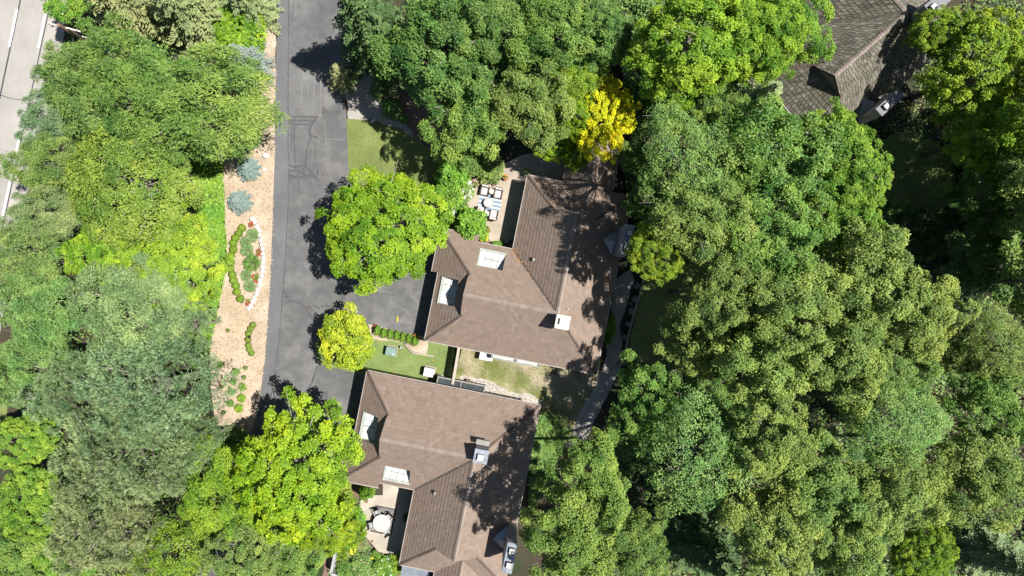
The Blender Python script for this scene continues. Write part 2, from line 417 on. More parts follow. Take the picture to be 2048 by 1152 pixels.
sheet('limestone_strip', [(905, 764), (925, 752), (970, 760), (1020, 782), (1060, 790), (1085, 800), (1085, 812), (980, 790), (905, 774)], 0.010, M['limestone_gravel'], wob=(0.35, 0.12))
sheet('woodland_lawn', [(1295, 480), (1400, 470), (1420, 640), (1360, 770), (1255, 740), (1270, 640)], 0.004, M['grass'], wob=(0.6, 0.2))
sheet('east_lawn', [(1740, 290), (1810, 260), (1900, 300), (1920, 400), (1860, 500), (1720, 500), (1700, 380)], 0.004, M['grass'], wob=(0.6, 0.2))
sheet('gravel_path', [(1228, 560), (1262, 540), (1268, 560), (1240, 650), (1246, 715), (1226, 770), (1196, 830), (1172, 880), (1146, 910), (1132, 890), (1146, 865), (1168, 810), (1190, 770), (1212, 720), (1222, 640)], 0.008, M['gravel'], wob=(0.5, 0.1))
sheet('garden_bed', [(640, 940), (722, 960), (716, 1020), (722, 1060), (752, 1105), (805, 1118), (812, 1190), (640, 1190), (655, 1060)], 0.006, M['mulch_dark'], wob=(0.5, 0.1))
sheet('planting_bed', [(880, 330), (940, 300), (1010, 320), (1000, 345), (945, 352), (925, 400), (945, 440), (985, 485), (880, 500), (885, 400)], 0.012, M['mulch_dark'], wob=(0.5, 0.1))
sheet('patio', [(932, 398), (948, 350), (1000, 332), (1040, 312), (1090, 300), (1150, 300), (1150, 350), (1080, 370), (1060, 480), (1040, 510), (985, 496), (975, 470), (945, 432)], 0.06, M['patio'], thick=0.06)
sheet('rear_patio', [(766, 962), (850, 975), (838, 1118), (806, 1126), (764, 1112), (722, 1060), (714, 1022), (726, 990), (766, 990)], 0.06, M['patio2'], thick=0.06)

sheet('verge_lawn', [(-80, 800), (14, 806), (20, 850), (-80, 860)], 0.004, M['grass'], wob=(0.6, 0.2))
# driveway
drv = sheet('driveway', [(555, -40), (705, -40), (700, 120), (690, 200), (694, 250), (697, 335), (712, 470), (905, 500), (880, 560), (850, 674), (800, 663), (745, 650), (690, 640), (648, 655), (630, 688), (632, 715), (646, 730), (740, 752), (720, 800), (705, 880), (650, 970), (560, 950), (505, 1010), (440, 1190), (380, 1190), (455, 960), (498, 872), (515, 830), (530, 720), (541, 560), (549, 330)], 0.016, M['asphalt'], wob=(0.6, 0.015))
sheet('asphalt_strip', [(555, -40), (577, -40), (576, 420), (568, 560), (557, 690), (541, 800), (515, 830), (530, 720), (541, 560), (549, 330)], 0.0195, M['asphalt2'], parent=drv)
sheet('asphalt_patch', [(577.5, 138), (643, 138), (641, 232), (577.5, 232)], 0.0195, M['asphalt3'], parent=drv)
cracks = [([(577, -40), (576, 420), (568, 560), (557, 690), (541, 800)], 0.05),
    ([(590, 235), (588, 290), (592, 330)], 0.07), ([(585, 240), (582, 300), (585, 305)], 0.05), ([(634, 234), (618, 260), (622, 272), (637, 276)], 0.11),
    ([(622, 272), (614, 300), (611, 330)], 0.09), ([(577, 234), (637, 233.5)], 0.07), ([(577, 241), (628, 242)], 0.08), ([(580, 247), (620, 249), (634, 236)], 0.07),
    ([(577, 330), (590, 335), (611, 330), (622, 345), (634, 355), (636, 340)], 0.10), ([(590, 335), (600, 345), (590, 357), (578, 354)], 0.08),
    ([(577, 350), (600, 355), (620, 349), (640, 362)], 0.08), ([(597, 357), (598, 378)], 0.08), ([(580, 315), (581, 365)], 0.06), ([(611, 330), (605, 345), (615, 356)], 0.07), ([(577, 340), (596, 342)], 0.06),
    ([(585, 30), (588, 0), (580, -40)], 0.05), ([(643, 215), (660, 226), (680, 222)], 0.07),
    ([(566, 580), (578, 600), (600, 606), (612, 615), (626, 610), (640, 617)], 0.09), ([(612, 615), (617, 626), (628, 642)], 0.08), ([(570, 606), (590, 603)], 0.07), ([(566, 592), (576, 596)], 0.07), ([(616, 616), (629, 622), (634, 636)], 0.06),
    ([(634, 732), (625, 765), (606, 790), (605, 800), (618, 799), (631, 807)], 0.09), ([(653, 782), (650, 810)], 0.08), ([(699, 580), (675, 612)], 0.08), ([(640, 612), (675, 612), (690, 622)], 0.06), ([(735, 582), (790, 592)], 0.04)]
for i, (pl, w) in enumerate(cracks):
    mb = MB(); ribbon(mb, pl, w*1.2, 0.0228 + 0.00015*i, seed=i, jit=0.035); mb.build('crack_seal', M['tar'], drv)
scuffs = [([(608, 142), (604, 170), (602, 215)], 0.06), ([(618, 140), (615, 200)], 0.04), ([(628, 140), (627, 228)], 0.04), ([(641, 140), (642, 232)], 0.08), ([(577, 178), (600, 178)], 0.05), ([(642, 220), (640, 236)], 0.05), ([(600, 222), (640, 232)], 0.04),
          ([(650, 240), (652, 310)], 0.04), ([(652, 278), (688, 280)], 0.03), ([(627, 250), (624, 330)], 0.03), ([(760, 650), (800, 642), (845, 650)], 0.05), ([(805, 618), (830, 640), (842, 662)], 0.04), ([(820, 590), (833, 600), (838, 640)], 0.04), ([(770, 600), (815, 622)], 0.03)]
for i, (pl, w) in enumerate(scuffs):
    mb = MB(); ribbon(mb, pl, w, 0.0285 + 0.00015*i, seed=50+i, jit=0.03); mb.build('pale_scuff', M['scuff'], drv)

# loose ground litter (nobody could count it)
def scatter(name, label, cat, poly_px, n, size, mat, z, seed, mode='chip', world_pts=False, keep=None):
    rg = np.random.default_rng(seed)
    pts = np.array([W(*p) for p in poly_px])
    lo, hi = pts.min(0), pts.max(0)
    P = rg.uniform(lo, hi, (int(n*3.2), 2))
    ins = np.zeros(len(P), bool)
    x, y = P[:, 0], P[:, 1]
    for i in range(len(pts)):
        x1, y1 = pts[i]; x2, y2 = pts[(i+1) % len(pts)]
        c = ((y1 > y) != (y2 > y)) & (x < (x2-x1)*(y-y1)/(y2-y1+1e-12)+x1)
        ins ^= c
    P = P[ins][:n]
    n = len(P)
    a = rg.uniform(0, 2*np.pi, n)
    s = size*rg.uniform(0.5, 1.4, n)
    zz = np.full(n, z)
    if mode == 'chip':
        D = np.stack([np.cos(a), np.sin(a), rg.uniform(-0.2, 0.5, n)], 1); S = np.stack([-np.sin(a), np.cos(a), rg.uniform(-0.3, 0.3, n)], 1)
        base = np.stack([x[ins][:n], y[ins][:n], zz+0.012], 1)
        w = 0.32
    else:   # upright blades
        D = np.stack([np.cos(a)*0.55, np.sin(a)*0.55, rg.uniform(0.5, 1, n)], 1); S = np.stack([-np.sin(a), np.cos(a), np.zeros(n)], 1)
        base = np.stack([x[ins][:n], y[ins][:n], zz], 1)
        w = 0.16
    s = s[:, None]
    V = np.stack([base, base+D*s*0.5+S*s*w, base+D*s, base+D*s*0.5-S*s*w], 1).reshape(-1, 3)
    return tag(quads_obj(name, V, rg.uniform(0, 1, n), mat), label, cat, kind='stuff')

def quads_mesh(name, V, tint, mat):
    n = len(V)//4
    me = bpy.data.meshes.new(name)
    me.vertices.add(n*4); me.vertices.foreach_set('co', np.ascontiguousarray(V, dtype=np.float32).ravel())
    me.loops.add(n*4); me.loops.foreach_set('vertex_index', np.arange(n*4, dtype=np.int32))
    me.polygons.add(n); me.polygons.foreach_set('loop_start', np.arange(0, n*4, 4, dtype=np.int32))
    at = me.attributes.new('tint', 'FLOAT', 'FACE'); at.data.foreach_set('value', np.asarray(tint, dtype=np.float32))
    me.update(calc_edges=True)
    me.materials.append(mat)
    return me
def quads_obj(name, V, tint, mat, parent=None):
    return mesh_obj(name, quads_mesh(name, V, tint, mat), None, parent)

scatter('wood_chips', 'loose tan wood chips spread over the mulch verge', 'wood chips', [(500, -40), (552, -40), (551, 330), (543, 560), (531, 720), (516, 830), (500, 880), (440, 880), (425, 800), (418, 700), (440, 600), (455, 520), (448, 420), (440, 300), (500, 230)], 9000, 0.12, M['chip'], 0.006, 3)
scatter('loose_stones', 'pale loose stones lying over the limestone strip', 'stones', [(905, 764), (925, 752), (970, 760), (1020, 782), (1060, 790), (1085, 812), (980, 790)], 900, 0.13, M['pebble'], 0.012, 4)
scatter('path_gravel', 'grey gravel lying on the winding path', 'gravel', [(1228, 560), (1262, 540), (1268, 560), (1240, 650), (1246, 715), (1226, 770), (1196, 830), (1150, 900), (1140, 870), (1190, 770), (1212, 720), (1222, 640)], 2500, 0.09, M['pebble'], 0.01, 5)
scatter('fallen_leaves', 'scattered fallen leaves on the driveway and apron', 'leaves', [(555, 0), (690, 0), (694, 330), (720, 470), (880, 560), (848, 668), (745, 648), (640, 700), (735, 745), (700, 870), (600, 900), (520, 850), (545, 560)], 80, 0.07, M['litter'], 0.031, 9)
scatter('lawn_leaves', 'scattered fallen leaves on the turf between the houses', 'leaves', [(640, 690), (750, 680), (925, 692), (905, 770), (720, 755)], 60, 0.10, M['litter'], 0.05, 10)
g = scatter('lawn_blades', 'short mown grass of the lawn by the driveway', 'grass', [(692, 238), (745, 242), (800, 260), (870, 310), (895, 335), (895, 415), (702, 470)], 14000, 0.07, M['grass_blade'], 0.010, 6, 'blade'); g.color = (0.195, 0.23, 0.075, 1)
g = scatter('turf_blades', 'short bright turf between the two houses', 'grass', [(632, 690), (650, 658), (750, 680), (815, 705), (855, 712), (925, 692), (905, 770), (720, 755), (640, 735)], 14000, 0.06, M['grass_blade'], 0.008, 7, 'blade'); g.color = (0.185, 0.255, 0.08, 1)
g = scatter('yard_tufts', 'sparse grass tufts in the worn side yard', 'grass', [(912, 692), (1100, 728), (1195, 745), (1150, 850), (1080, 795), (1000, 760), (915, 750)], 5000, 0.08, M['grass_blade'], 0.008, 8, 'blade'); g.color = (0.15, 0.175, 0.05, 1)

# ================================================================ HOUSES
def slope(house, s, z0, p, o, ad, bd, poly, mat, deckmat, holes=(), sp=0.25, tabw=0.33, th=0.035, gap=0.0, seed=0):
    """one roof slope: a deck with a hole for each skylight, and one mesh per shingle course"""
    rg = random.Random(seed)
    ab = [((x-o[0])*ad[0]+(y-o[1])*ad[1], (x-o[0])*bd[0]+(y-o[1])*bd[1]) for x, y in poly]
    def iv(b):
        xs = []
        for i in range(len(ab)):
            (a1, b1), (a2, b2) = ab[i], ab[(i+1) % len(ab)]
            if (b1 > b) != (b2 > b): xs.append(a1+(b-b1)*(a2-a1)/(b2-b1))
        xs.sort()
        return [(xs[i], xs[i+1]) for i in range(0, len(xs)-1, 2)]
    def pt(a, b, dz=0.0):
        x = o[0]+ad[0]*a+bd[0]*b; y = o[1]+ad[1]*a+bd[1]*b
        return (x, s*y, z0+p*b+dz)
    bmin, bmax = min(b for a, b in ab), max(b for a, b in ab)
    r0 = math.floor(bmin/sp+1e-6); r1 = math.ceil(bmax/sp-1e-6)
    deck = MB(); courses = []
    for r in range(r0, r1):
        b0, b1 = max(r*sp, bmin), min((r+1)*sp, bmax)
        if b1-b0 < 0.03: continue
        e = 1e-4
        i0, i1 = iv(b0+e), iv(b1-e)
        if len(i0) != len(i1): i0 = i1 = iv((b0+b1)/2)
        bm = (b0+b1)/2
        segs = []
        for (l0, q0), (l1, q1) in zip(i0, i1):
            cur = [((l0, q0), (l1, q1))]
            for h0, h1, g0, g1 in holes:
                if g0 < bm < g1:
                    nx = []
                    for (a0, c0), (a1, c1) in cur:
                        nx.append(((a0, min(c0, h0)), (a1, min(c1, h0)))); nx.append(((max(a0, h1), c0), (max(a1, h1), c1)))
                    cur = nx
            segs += [q for q in cur if q[0][1]-q[0][0] > 0.02 or q[1][1]-q[1][0] > 0.02]
        for (l0, q0), (l1, q1) in segs:
            cm = MB()
            deck.quad(pt(l0, b0, -0.03), pt(q0, b0, -0.03), pt(q1, b1, -0.03), pt(l1, b1, -0.03))
            wdt = max(q0-l0, q1-l1); t = 0.0
            first = rg.uniform(0.3, 1.0)*tabw
            while t < 1-1e-6:
                t2 = min(1.0, t+(first if t == 0 else tabw*rg.uniform(0.7, 1.3))/max(wdt, 1e-3))
                if 1-t2 < 0.3*tabw/max(wdt, 1e-3): t2 = 1.0
                g = gap/2/max(wdt, 1e-3)
                ta, tb = t+g, max(t+g, t2-g)
                h = th*rg.uniform(0.8, 1.2); db = rg.uniform(-0.012, 0.012) if gap else rg.uniform(-0.004, 0.004)
                A = pt(l0+(q0-l0)*ta, b0+db, h); B = pt(l0+(q0-l0)*tb, b0+db, h)
                bt = b1+0.03 if b1 < bmax-1e-3 else b1
                Cc = pt(l1+(q1-l1)*tb, bt, 0.004); D = pt(l1+(q1-l1)*ta, bt, 0.004)
                A0 = pt(l0+(q0-l0)*ta, b0+db, -0.01); B0 = pt(l0+(q0-l0)*tb, b0+db, -0.01)
                tv = min(1, max(0, rg.gauss(0.5, 0.22 if not gap else 0.27)))
                cm.quad(A, B, Cc, D, tv); cm.quad(A0, B0, B, A, tv)
                if gap:
                    cm.tri(A0, A, D, tv); cm.tri(B0, Cc, B, tv)
                t = t2
            if cm.f: courses.append(cm)
    dk = deck.build('roof_slope', deckmat, house)
    for cm in courses: cm.build('shingle_course', mat, dk, tint=True)
    return dk

def caps(house, s, p0, p1, drop, w, mat, seed=0, step=0.24):
    rg = random.Random(seed); mb = MB()
    a, b = Vector(p0), Vector(p1); d = b-a; n = max(1, int(d.length/step))
    h = Vector((d.x, d.y, 0)); h.normalize(); q = Vector((-h.y, h.x, 0))
    for i in range(n):
        u = a+d*(i/n); v = a+d*((i+1.08)/n)
        tv = rg.uniform(0.1, 0.9)
        up0 = Vector((0, 0, 0.075)); up1 = Vector((0, 0, 0.05)); dn = Vector((0, 0, -drop*w))
        f = lambda x: (x.x, s*x.y, x.z)
        mb.quad(f(u+up0), f(v+up1), f(v+q*w+dn+up1), f(u+q*w+dn+up0), tv)
        mb.quad(f(v+up1), f(u+up0), f(u-q*w+dn+up0), f(v-q*w+dn+up1), tv)
        mb.quad(f(u+up0), f(u+q*w+dn+up0), f(u+q*w+dn), f(u), tv); mb.quad(f(u+up0), f(u), f(u-q*w+dn), f(u-q*w+dn+up0), tv)
    return mb.build('ridge_cap', mat, house, tint=True)

def bar(mb, s, a, b, w, h0, h1):
    """straight trim piece from a to b (plan), width w, z from h0 to h1"""
    A, B = Vector(a), Vector(b); d = (B-A).normalized(); q = Vector((-d.y, d.x))*w/2
    P = [A+q, A-q, B-q, B+q]
    mb.rings([[(x.x, s*x.y, h0) for x in P], [(x.x, s*x.y, h1) for x in P]])

PITCH = 0.85
RX, RY = 9.28, 4.05
def make_house(name, label, px, py, eave, rz, s, mat, capm, hipm, deckmat, full=True, world_xy=None, sp=0.25, tabw=0.24, th=0.038, gap=0.0, middle='cream'):
    X, Y = world_xy if world_xy else W(px, py, eave)
    H = thing(name, label, 'house', (X, Y, 0), rz)
    p = PITCH; z0 = eave; zr = z0+p*RY
    kw = dict(sp=sp, tabw=tabw, th=th, gap=gap)
    sky_w = (0.55, 1.75, 3.0, 5.0); sky_n = (2.8, 4.8, 6.4, 7.6)
    hw = [(sky_w[2], sky_w[3], 0.5, 1.75)] if full else []
    hn = [(sky_n[0], sky_n[1], 0.5, 1.75)] if full else []
    slope(H, s, z0, p, (0, 0), (1, 0), (0, 1), [(0, 0), (13.33, 0), (RX, RY), (2.42, RY), (2.42, 2.55), (2.55, 2.55)], mat, deckmat, seed=1, **kw)
    slope(H, s, z0, p, (0, 8.1), (1, 0), (0, -1), [(-.55, 8.65), (2.5, 8.65), (2.5, 8.1), (5.26, 8.1), (RX, RY), (2.42, RY), (2.42, 5.55), (2.55, 5.55)], mat, deckmat, holes=hn, seed=2, **kw)
    slope(H, s, z0, p, (0, 0), (0, 1), (1, 0), [(0, 0), (2.55, 2.55), (2.55, 5.55), (-.55, 8.65), (-.55, 5.25), (0, 5.25)], mat, deckmat, holes=hw, seed=3, **kw)
    slope(H, s, z0, p, (5.26, 0), (0, 1), (1, 0), [(5.26, 8.1), (5.26, 13.9), (7.83, 11.33), (7.83, 11.45), (RX, 11.45), (RX, RY)], mat, deckmat, seed=4, **kw)
    slope(H, s, z0, p, (13.33, 0), (0, 1), (-1, 0), [(13.33, 0), (13.33, 13.9), (10.73, 11.33), (10.73, 11.45), (RX, 11.45), (RX, RY)], mat, deckmat, seed=5, **kw)
    slope(H, s, z0, p, (0, 13.9), (1, 0), (0, -1), [(5.26, 13.9), (13.33, 13.9), (10.76, 11.33), (7.83, 11.33)], mat, deckmat, seed=6, **kw)
    if full:
        slope(H, s, z0, p, (8.0, 0), (0, 1), (1, 0), [(8.0, 13.9), (9.9, 12.0), (9.9, 18), (8.0, 18)], mat, deckmat, seed=7, **kw)
        slope(H, s, z0, p, (11.8, 0), (0, 1), (-1, 0), [(11.8, 13.9), (9.9, 12.0), (9.9, 18), (11.8, 18)], mat, deckmat, seed=8, **kw)
        caps(H, s, (9.9, 12.1, z0+p*1.9), (9.9, 18, z0+p*1.9), p, 0.12, capm, 3)
        mb = MB(); mb.rings([[(x, s*y, 0) for x, y in ((8.4, 13.0), (11.4, 13.0), (11.4, 17.6), (8.4, 17.6))], [(x, s*y, z0+0.25) for x, y in ((8.4, 13.0), (11.4, 13.0), (11.4, 17.6), (8.4, 17.6))]])
        mb.build('annex_wall', M['siding'], H)
    # ridges, hips, valley
    caps(H, s, (2.42, RY, zr), (RX, RY, zr), p, 0.15, capm, 1)
    caps(H, s, (RX, RY, zr), (RX, 11.45, zr), p, 0.15, capm, 2)
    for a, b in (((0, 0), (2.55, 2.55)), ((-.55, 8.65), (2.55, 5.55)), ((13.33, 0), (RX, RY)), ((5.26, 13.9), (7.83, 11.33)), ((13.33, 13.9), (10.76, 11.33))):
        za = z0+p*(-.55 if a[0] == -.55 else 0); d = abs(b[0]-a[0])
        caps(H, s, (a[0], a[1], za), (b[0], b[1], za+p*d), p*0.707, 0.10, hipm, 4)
    a, b = Vector((5.26, 8.1, z0+0.02)), Vector((RX, RY, zr+0.02)); q = Vector((0.707, 0.707, 0))*0.07
    mb = MB(); up = Vector((0, 0, p*0.05+0.035))
    f = lambda v: (v.x, s*v.y, v.z)
    mb.quad(f(a), f(b), f(b+q+up), f(a+q+up)); mb.quad(f(b), f(a), f(a-q+up), f(b-q+up)); mb.build('valley_flashing', M['valley'], H)
    # little gables above the hips
    for pts in (((2.52, 2.6, z0+p*2.55-.1), (2.52, 5.5, z0+p*2.55-.1), (2.52, RY, zr-0.04)), ((7.9, 11.38, z0+p*2.57-.1), (10.66, 11.38, z0+p*2.57-.1), (RX, 11.38, zr-0.04))):
        mb = MB(); mb.tri(*[(x, s*y, z) for x, y, z in pts]); mb.build('gablet', M['siding'], H)
    # rake boards of the gables
    mb = MB()
    for x, y0 in ((2.40, 2.5), (2.40, 5.6)):
        A = Vector((x, y0, z0+p*2.5)); B = Vector((x, RY, zr)); dz = Vector((0, 0, 0.16))
        mb.quad(f(A-dz), f(B-dz), f(B+dz*.3), f(A+dz*.3))
    mb.build('rake_board', M['timber_dark'], H)
    # walls
    L = [(0.5, 0.45), (12.85, 0.45), (12.85, 13.4), (5.75, 13.4), (5.75, 7.65), (0.5, 7.65)]
    mb = MB(); mb.rings([[(x, s*y, 0) for x, y in L], [(x, s*y, z0+0.28) for x, y in L]], True, False); mb.build('wall', M['siding'], H)
    # gutters
    segs = [((0, -0.05), (13.33, -0.05)), ((13.38, 0), (13.38, 13.9)), ((-0.05, 0), (-0.05, 5.25)), ((-0.6, 5.25), (-0.6, 8.65)), ((5.21, 8.1), (5.21, 13.9)), ((2.5, 8.15), (5.2, 8.15)), ((-.55, 8.7), (2.5, 8.7))]
    if full: segs += [((5.26, 13.95), (8.0, 13.95)), ((7.95, 13.95), (7.95, 18)), ((11.85, 13.95), (11.85, 18))]
    for a, b in segs:
        zz = z0-(p*0.55 if (a[0] == -0.6 or a[1] == 8.7) else 0)
        mb = MB(); bar(mb, s, a, b, 0.07, zz-0.12, zz-0.005); mb.build('gutter', M['gutter'], H)
    # garage door of four sections on the driveway side
    gd = MB(); gd.box(0.46, s*2.6, 0.03, 0.06, 3.6, 0.08); g = gd.build('garage_door', M['siding'], H)
    for k in range(4):
        mb = MB(); mb.box(0.45, s*2.6, 0.09+k*0.5, 0.08, 3.6, 0.56+k*0.5, bev=0.015); mb.build('door_panel', M['gutter'], g)
    # windows in the walls
    for (x, y, w, ax, z) in ((3.2, 0.45, 1.4, 0, 1.0), (11.0, 0.45, 1.3, 0, 1.0), (12.85, 3.5, 1.5, 1, 1.0), (12.85, 7.0, 1.5, 1, 1.0), (5.75, 10.0, 1.9, 2, 0.9), (5.75, 12.2, 1.3, 2, 0.9)):
        mb = MB(); t = 0.06
        dx, dy = (w, t) if ax == 0 else (t, w)
        xx = x+(0.03 if ax == 1 else -0.03 if ax == 2 else 0); yy = y-(0.03 if ax == 0 else 0)
        mb.box(xx, s*yy, z, dx, dy, z+1.1); fr = mb.build('window', M['grey_frame'], H)
        for k in (-1, 1):
            pm = MB(); o2 = w/4*k
            px_, py_ = (xx+o2, yy-0.012) if ax == 0 else (xx+(0.012 if ax == 1 else -0.012), yy+o2)
            dx2, dy2 = (w/2-0.12, t) if ax == 0 else (t, w/2-0.12)
            pm.box(px_, s*py_, z+0.06, dx2, dy2, z+1.04); pm.build('pane', M['glass'], fr)
    if not full:
        return H
    # skylights: flat glazing set into a notch of the slope
    for (x0, x1, y0, y1, ax) in ((0.5, 1.75, 3.0, 5.0, 'x'), (2.8, 4.8, 6.35, 7.6, 'y')):
        zz = z0+p*0.5+0.02
        up = z0+p*1.75
        fr = MB()
        t = 0.05
        for a, b in (((x0+t/2, y0), (x0+t/2, y1)), ((x1-t/2, y0), (x1-t/2, y1)), ((x0+t, y0+t/2), (x1-t, y0+t/2)), ((x0+t, y1-t/2), (x1-t, y1-t/2))):
            bar(fr, s, a, b, t, zz-0.02, zz+0.045)
        sk = fr.build('skylight', M['copper'], H)
        nx, ny = (1, 4) if ax == 'x' else (4, 1)
        if ax == 'x': nx, ny = 2, 4
        else: nx, ny = 4, 2
        for i in range(nx):
            for j in range(ny):
                cx0 = x0+t+(x1-x0-2*t)*i/nx; cx1 = x0+t+(x1-x0-2*t)*(i+1)/nx
                cy0 = y0+t+(y1-y0-2*t)*j/ny; cy1 = y0+t+(y1-y0-2*t)*(j+1)/ny
                pm = MB(); g = 0.014
                pm.rings([[(x, s*y, zz-0.03) for x, y in ((cx0+g, cy0+g), (cx1-g, cy0+g), (cx1-g, cy1-g), (cx0+g, cy1-g))], [(x, s*y, zz+0.008) for x, y in ((cx0+g, cy0+g), (cx1-g, cy0+g), (cx1-g, cy1-g), (cx0+g, cy1-g))]])
                pm.build('pane', M['skylight'], sk)
        ch = MB()
        if ax == 'x':
            ch.quad((x1, s*y0, zz-.05), (x1, s*y1, zz-.05), (x1, s*y1, up), (x1, s*y0, up))
            for y in (y0, y1): ch.tri((x0, s*y, zz-.05), (x1, s*y, zz-.05), (x1, s*y, up))
        else:
            ch.quad((x0, s*y0, zz-.05), (x1, s*y0, zz-.05), (x1, s*y0, up), (x0, s*y0, up))
            for x in (x0, x1): ch.tri((x, s*y1, zz-.05), (x, s*y0, zz-.05), (x, s*y0, up))
        ch.build('cheek', M['cheek'], sk)
        tl = MB()   # pale sill strip on the low edge
        if ax == 'x': bar(tl, s, (x0-0.06, y0-.03), (x0-0.06, y1+.03), 0.10, zz-0.05, zz+0.03)
        else: bar(tl, s, (x0-.03, y1+0.06), (x1+.03, y1+0.06), 0.10, zz-0.05, zz+0.03)
        tl.build('sill_flashing', M['copper'], sk)
    # chimney by the ridge
    cx, cy = 9.68, 3.55; zt = zr+1.05
    mb = MB(); mb.box(cx, s*cy, z0+1.5, 0.92, 0.92, zt-0.02); ch = mb.build('chimney', M['siding_grey'], H)
    capmat = M['cap_cream'] if middle == 'cream' else M['steel']
    mb = MB(); mb.box(cx, s*cy, zt-0.02, 1.0, 1.0, zt+0.07, bev=0.02); mb.build('chimney_cap', capmat, ch)
    mb = MB(); mb.box(cx-0.02, s*(cy+0.03), zt+0.07, 0.46, 0.46, zt+0.30, taper=0.06); mb.build('flue', M['flue'] if middle == 'cream' else M['steel'], ch)
    mb = MB(); mb.box(cx-0.02, s*(cy+0.03), zt+0.30, 0.40, 0.40, zt+0.34, bev=0.015); mb.build('flue_lid', M['flue'], ch)
    if middle != 'cream':
        mb = MB(); mb.box(cx-0.05, s*(cy-0.72), zr-0.25, 0.95, 0.35, zr+0.02); mb.build('chimney_saddle', M['grey_frame'], ch)
    # broad chimney on the far eave with its metal saddle
    cx, cy = 13.0, 10.1; zt = z0+4.3
    mb = MB(); mb.box(cx, s*cy, 0.0, 0.66, 2.1, zt-0.02); ch = mb.build('chimney', M['siding_grey'], H)
    mb = MB(); mb.box(cx+0.02, s*(cy+0.02), zt-0.02, 0.70, 2.14, zt+0.05, bev=0.02); mb.build('chimney_cap', M['steel'], ch)
    for dy in (-0.55, 0.45):
        mb = MB(); mb.box(cx+0.05, s*(cy+dy), zt+0.05, 0.40, 0.42, zt+0.26); fl = mb.build('flue', M['dark_metal'], ch)
        mb = MB(); mb.box(cx+0.05, s*(cy+dy), zt+0.29, 0.34, 0.36, zt+0.33, bev=0.012); mb.build('flue_lid', M['flue'], fl)
        mb = MB()
        for ex in (-1, 1):
            for ey in (-1, 1): mb.box(cx+0.05+ex*0.14, s*(cy+dy)+ey*0.15, zt+0.26, 0.03, 0.03, zt+0.29)
        mb.build('lid_post', M['dark_metal'], fl)
    xw = cx-0.34; bw = 13.33-xw
    zb = z0+p*bw; za = zb+0.85
    ap = (xw-0.95, s*cy, z0+p*(13.33-xw+0.95)+0.03)
    mb = MB()
    for dy in (-0.95, 0.95):
        mb.tri(ap, (xw, s*cy, za), (xw, s*(cy+dy), zb+0.03))
    mb.build('saddle_flashing', M['steel'], ch)
    # vents
    for (x, y, b, sz) in ((6.9, 7.6, 6.9-5.26, 0.3), (11.8, 2.28, 13.33-11.8, 0.26)):
        zz = z0+p*b
        mb = MB(); mb.box(x, s*y, zz-0.1, sz, sz, zz+0.17, taper=0.12, bev=0.02); vt = mb.build('roof_vent', M['dark_metal'], H)
        mb = MB(); mb.box(x+0.02, s*y, zz+0.17, sz*.5, sz*.8, zz+0.2); mb.build('vent_hood', M['grey_frame'], vt)
    mb = MB(); zz = z0+p*(13.33-10.0); mb.lathe([(0.05, zz-0.15), (0.05, zz+0.3)], 10, 10.0, s*4.5); pv = mb.build('vent_pipe', M['flue'], H)
    mb = MB(); mb.lathe([(0.14, zz-0.12), (0.07, zz+0.12)], 10, 10.0, s*4.5); mb.build('pipe_boot', M['grey_frame'], pv)
    # glazed bay under the eave facing the side yard
    x0, x1, yb = 5.2, 9.0, -0.42
    zt = 1.75
    fr = MB()
    bar(fr, s, (x0, yb), (x1, yb), 0.10, zt-0.30, zt-0.14)
    for x in (x0+0.05, (x0+x1)/2, x1-0.05): 
        fr.rings([[(x-0.05, s*(yb+0.05), zt-0.32), (x+0.05, s*(yb+0.05), zt-0.32), (x+0.05, s*0.45, zt+0.0), (x-0.05, s*0.45, zt+0.0)], [(x-0.05, s*(yb+0.05), zt-0.12), (x+0.05, s*(yb+0.05), zt-0.12), (x+0.05, s*0.45, zt+0.25), (x-0.05, s*0.45, zt+0.25)]])
    bay = fr.build('bay_window', M['grey_frame'], H)
    for k in range(2):
        a = x0+0.12+k*(x1-x0)/2; b = a+(x1-x0)/2-0.24
        pm = MB(); pm.quad((a, s*(yb+0.06), zt-0.2), (b, s*(yb+0.06), zt-0.2), (b, s*0.45, zt+0.13), (a, s*0.45, zt+0.13)); pm.build('pane', M['glass_sun_paint'] if s > 0 else M['glass'], bay)  # upper house panes take the painted sunlit white, lower house panes plain glass
    mb = MB(); mb.rings([[(x, s*y, 0.0) for x, y in ((x0+.05, yb+.08), (x1-.05, yb+.08), (x1-.05, 0.44), (x0+.05, 0.44))], [(x, s*y, zt-0.33) for x, y in ((x0+.05, yb+.08), (x1-.05, yb+.08), (x1-.05, 0.44), (x0+.05, 0.44))]]); mb.build('bay_base', M['siding'], bay)
    return H

RZ = math.radians(-11.3)
H1 = make_house('house', 'brown shingled house whose cream capped chimney stands beside the patio with white chairs', 850, 680, 2.4, RZ, 1, M['shingle'], M['cap_pale'], M['cap_dark'], M['deck'])
H2 = make_house('house', 'brown shingled house beside the patio with the round white dining table', 735, 742, 2.9, RZ, -1, M['shingle'], M['cap_pale'], M['cap_dark'], M['deck'], middle='steel')
H3 = make_house('house', 'house with weathered mossy shake roof half hidden among trees', 0, 0, 2.8, math.radians(41), 1, M['shake'], M['cap_pale'], M['cap_dark'], M['shake_gap'], full=False, world_xy=(23.71, 10.39), sp=0.25, tabw=0.27, th=0.045, gap=0.04)
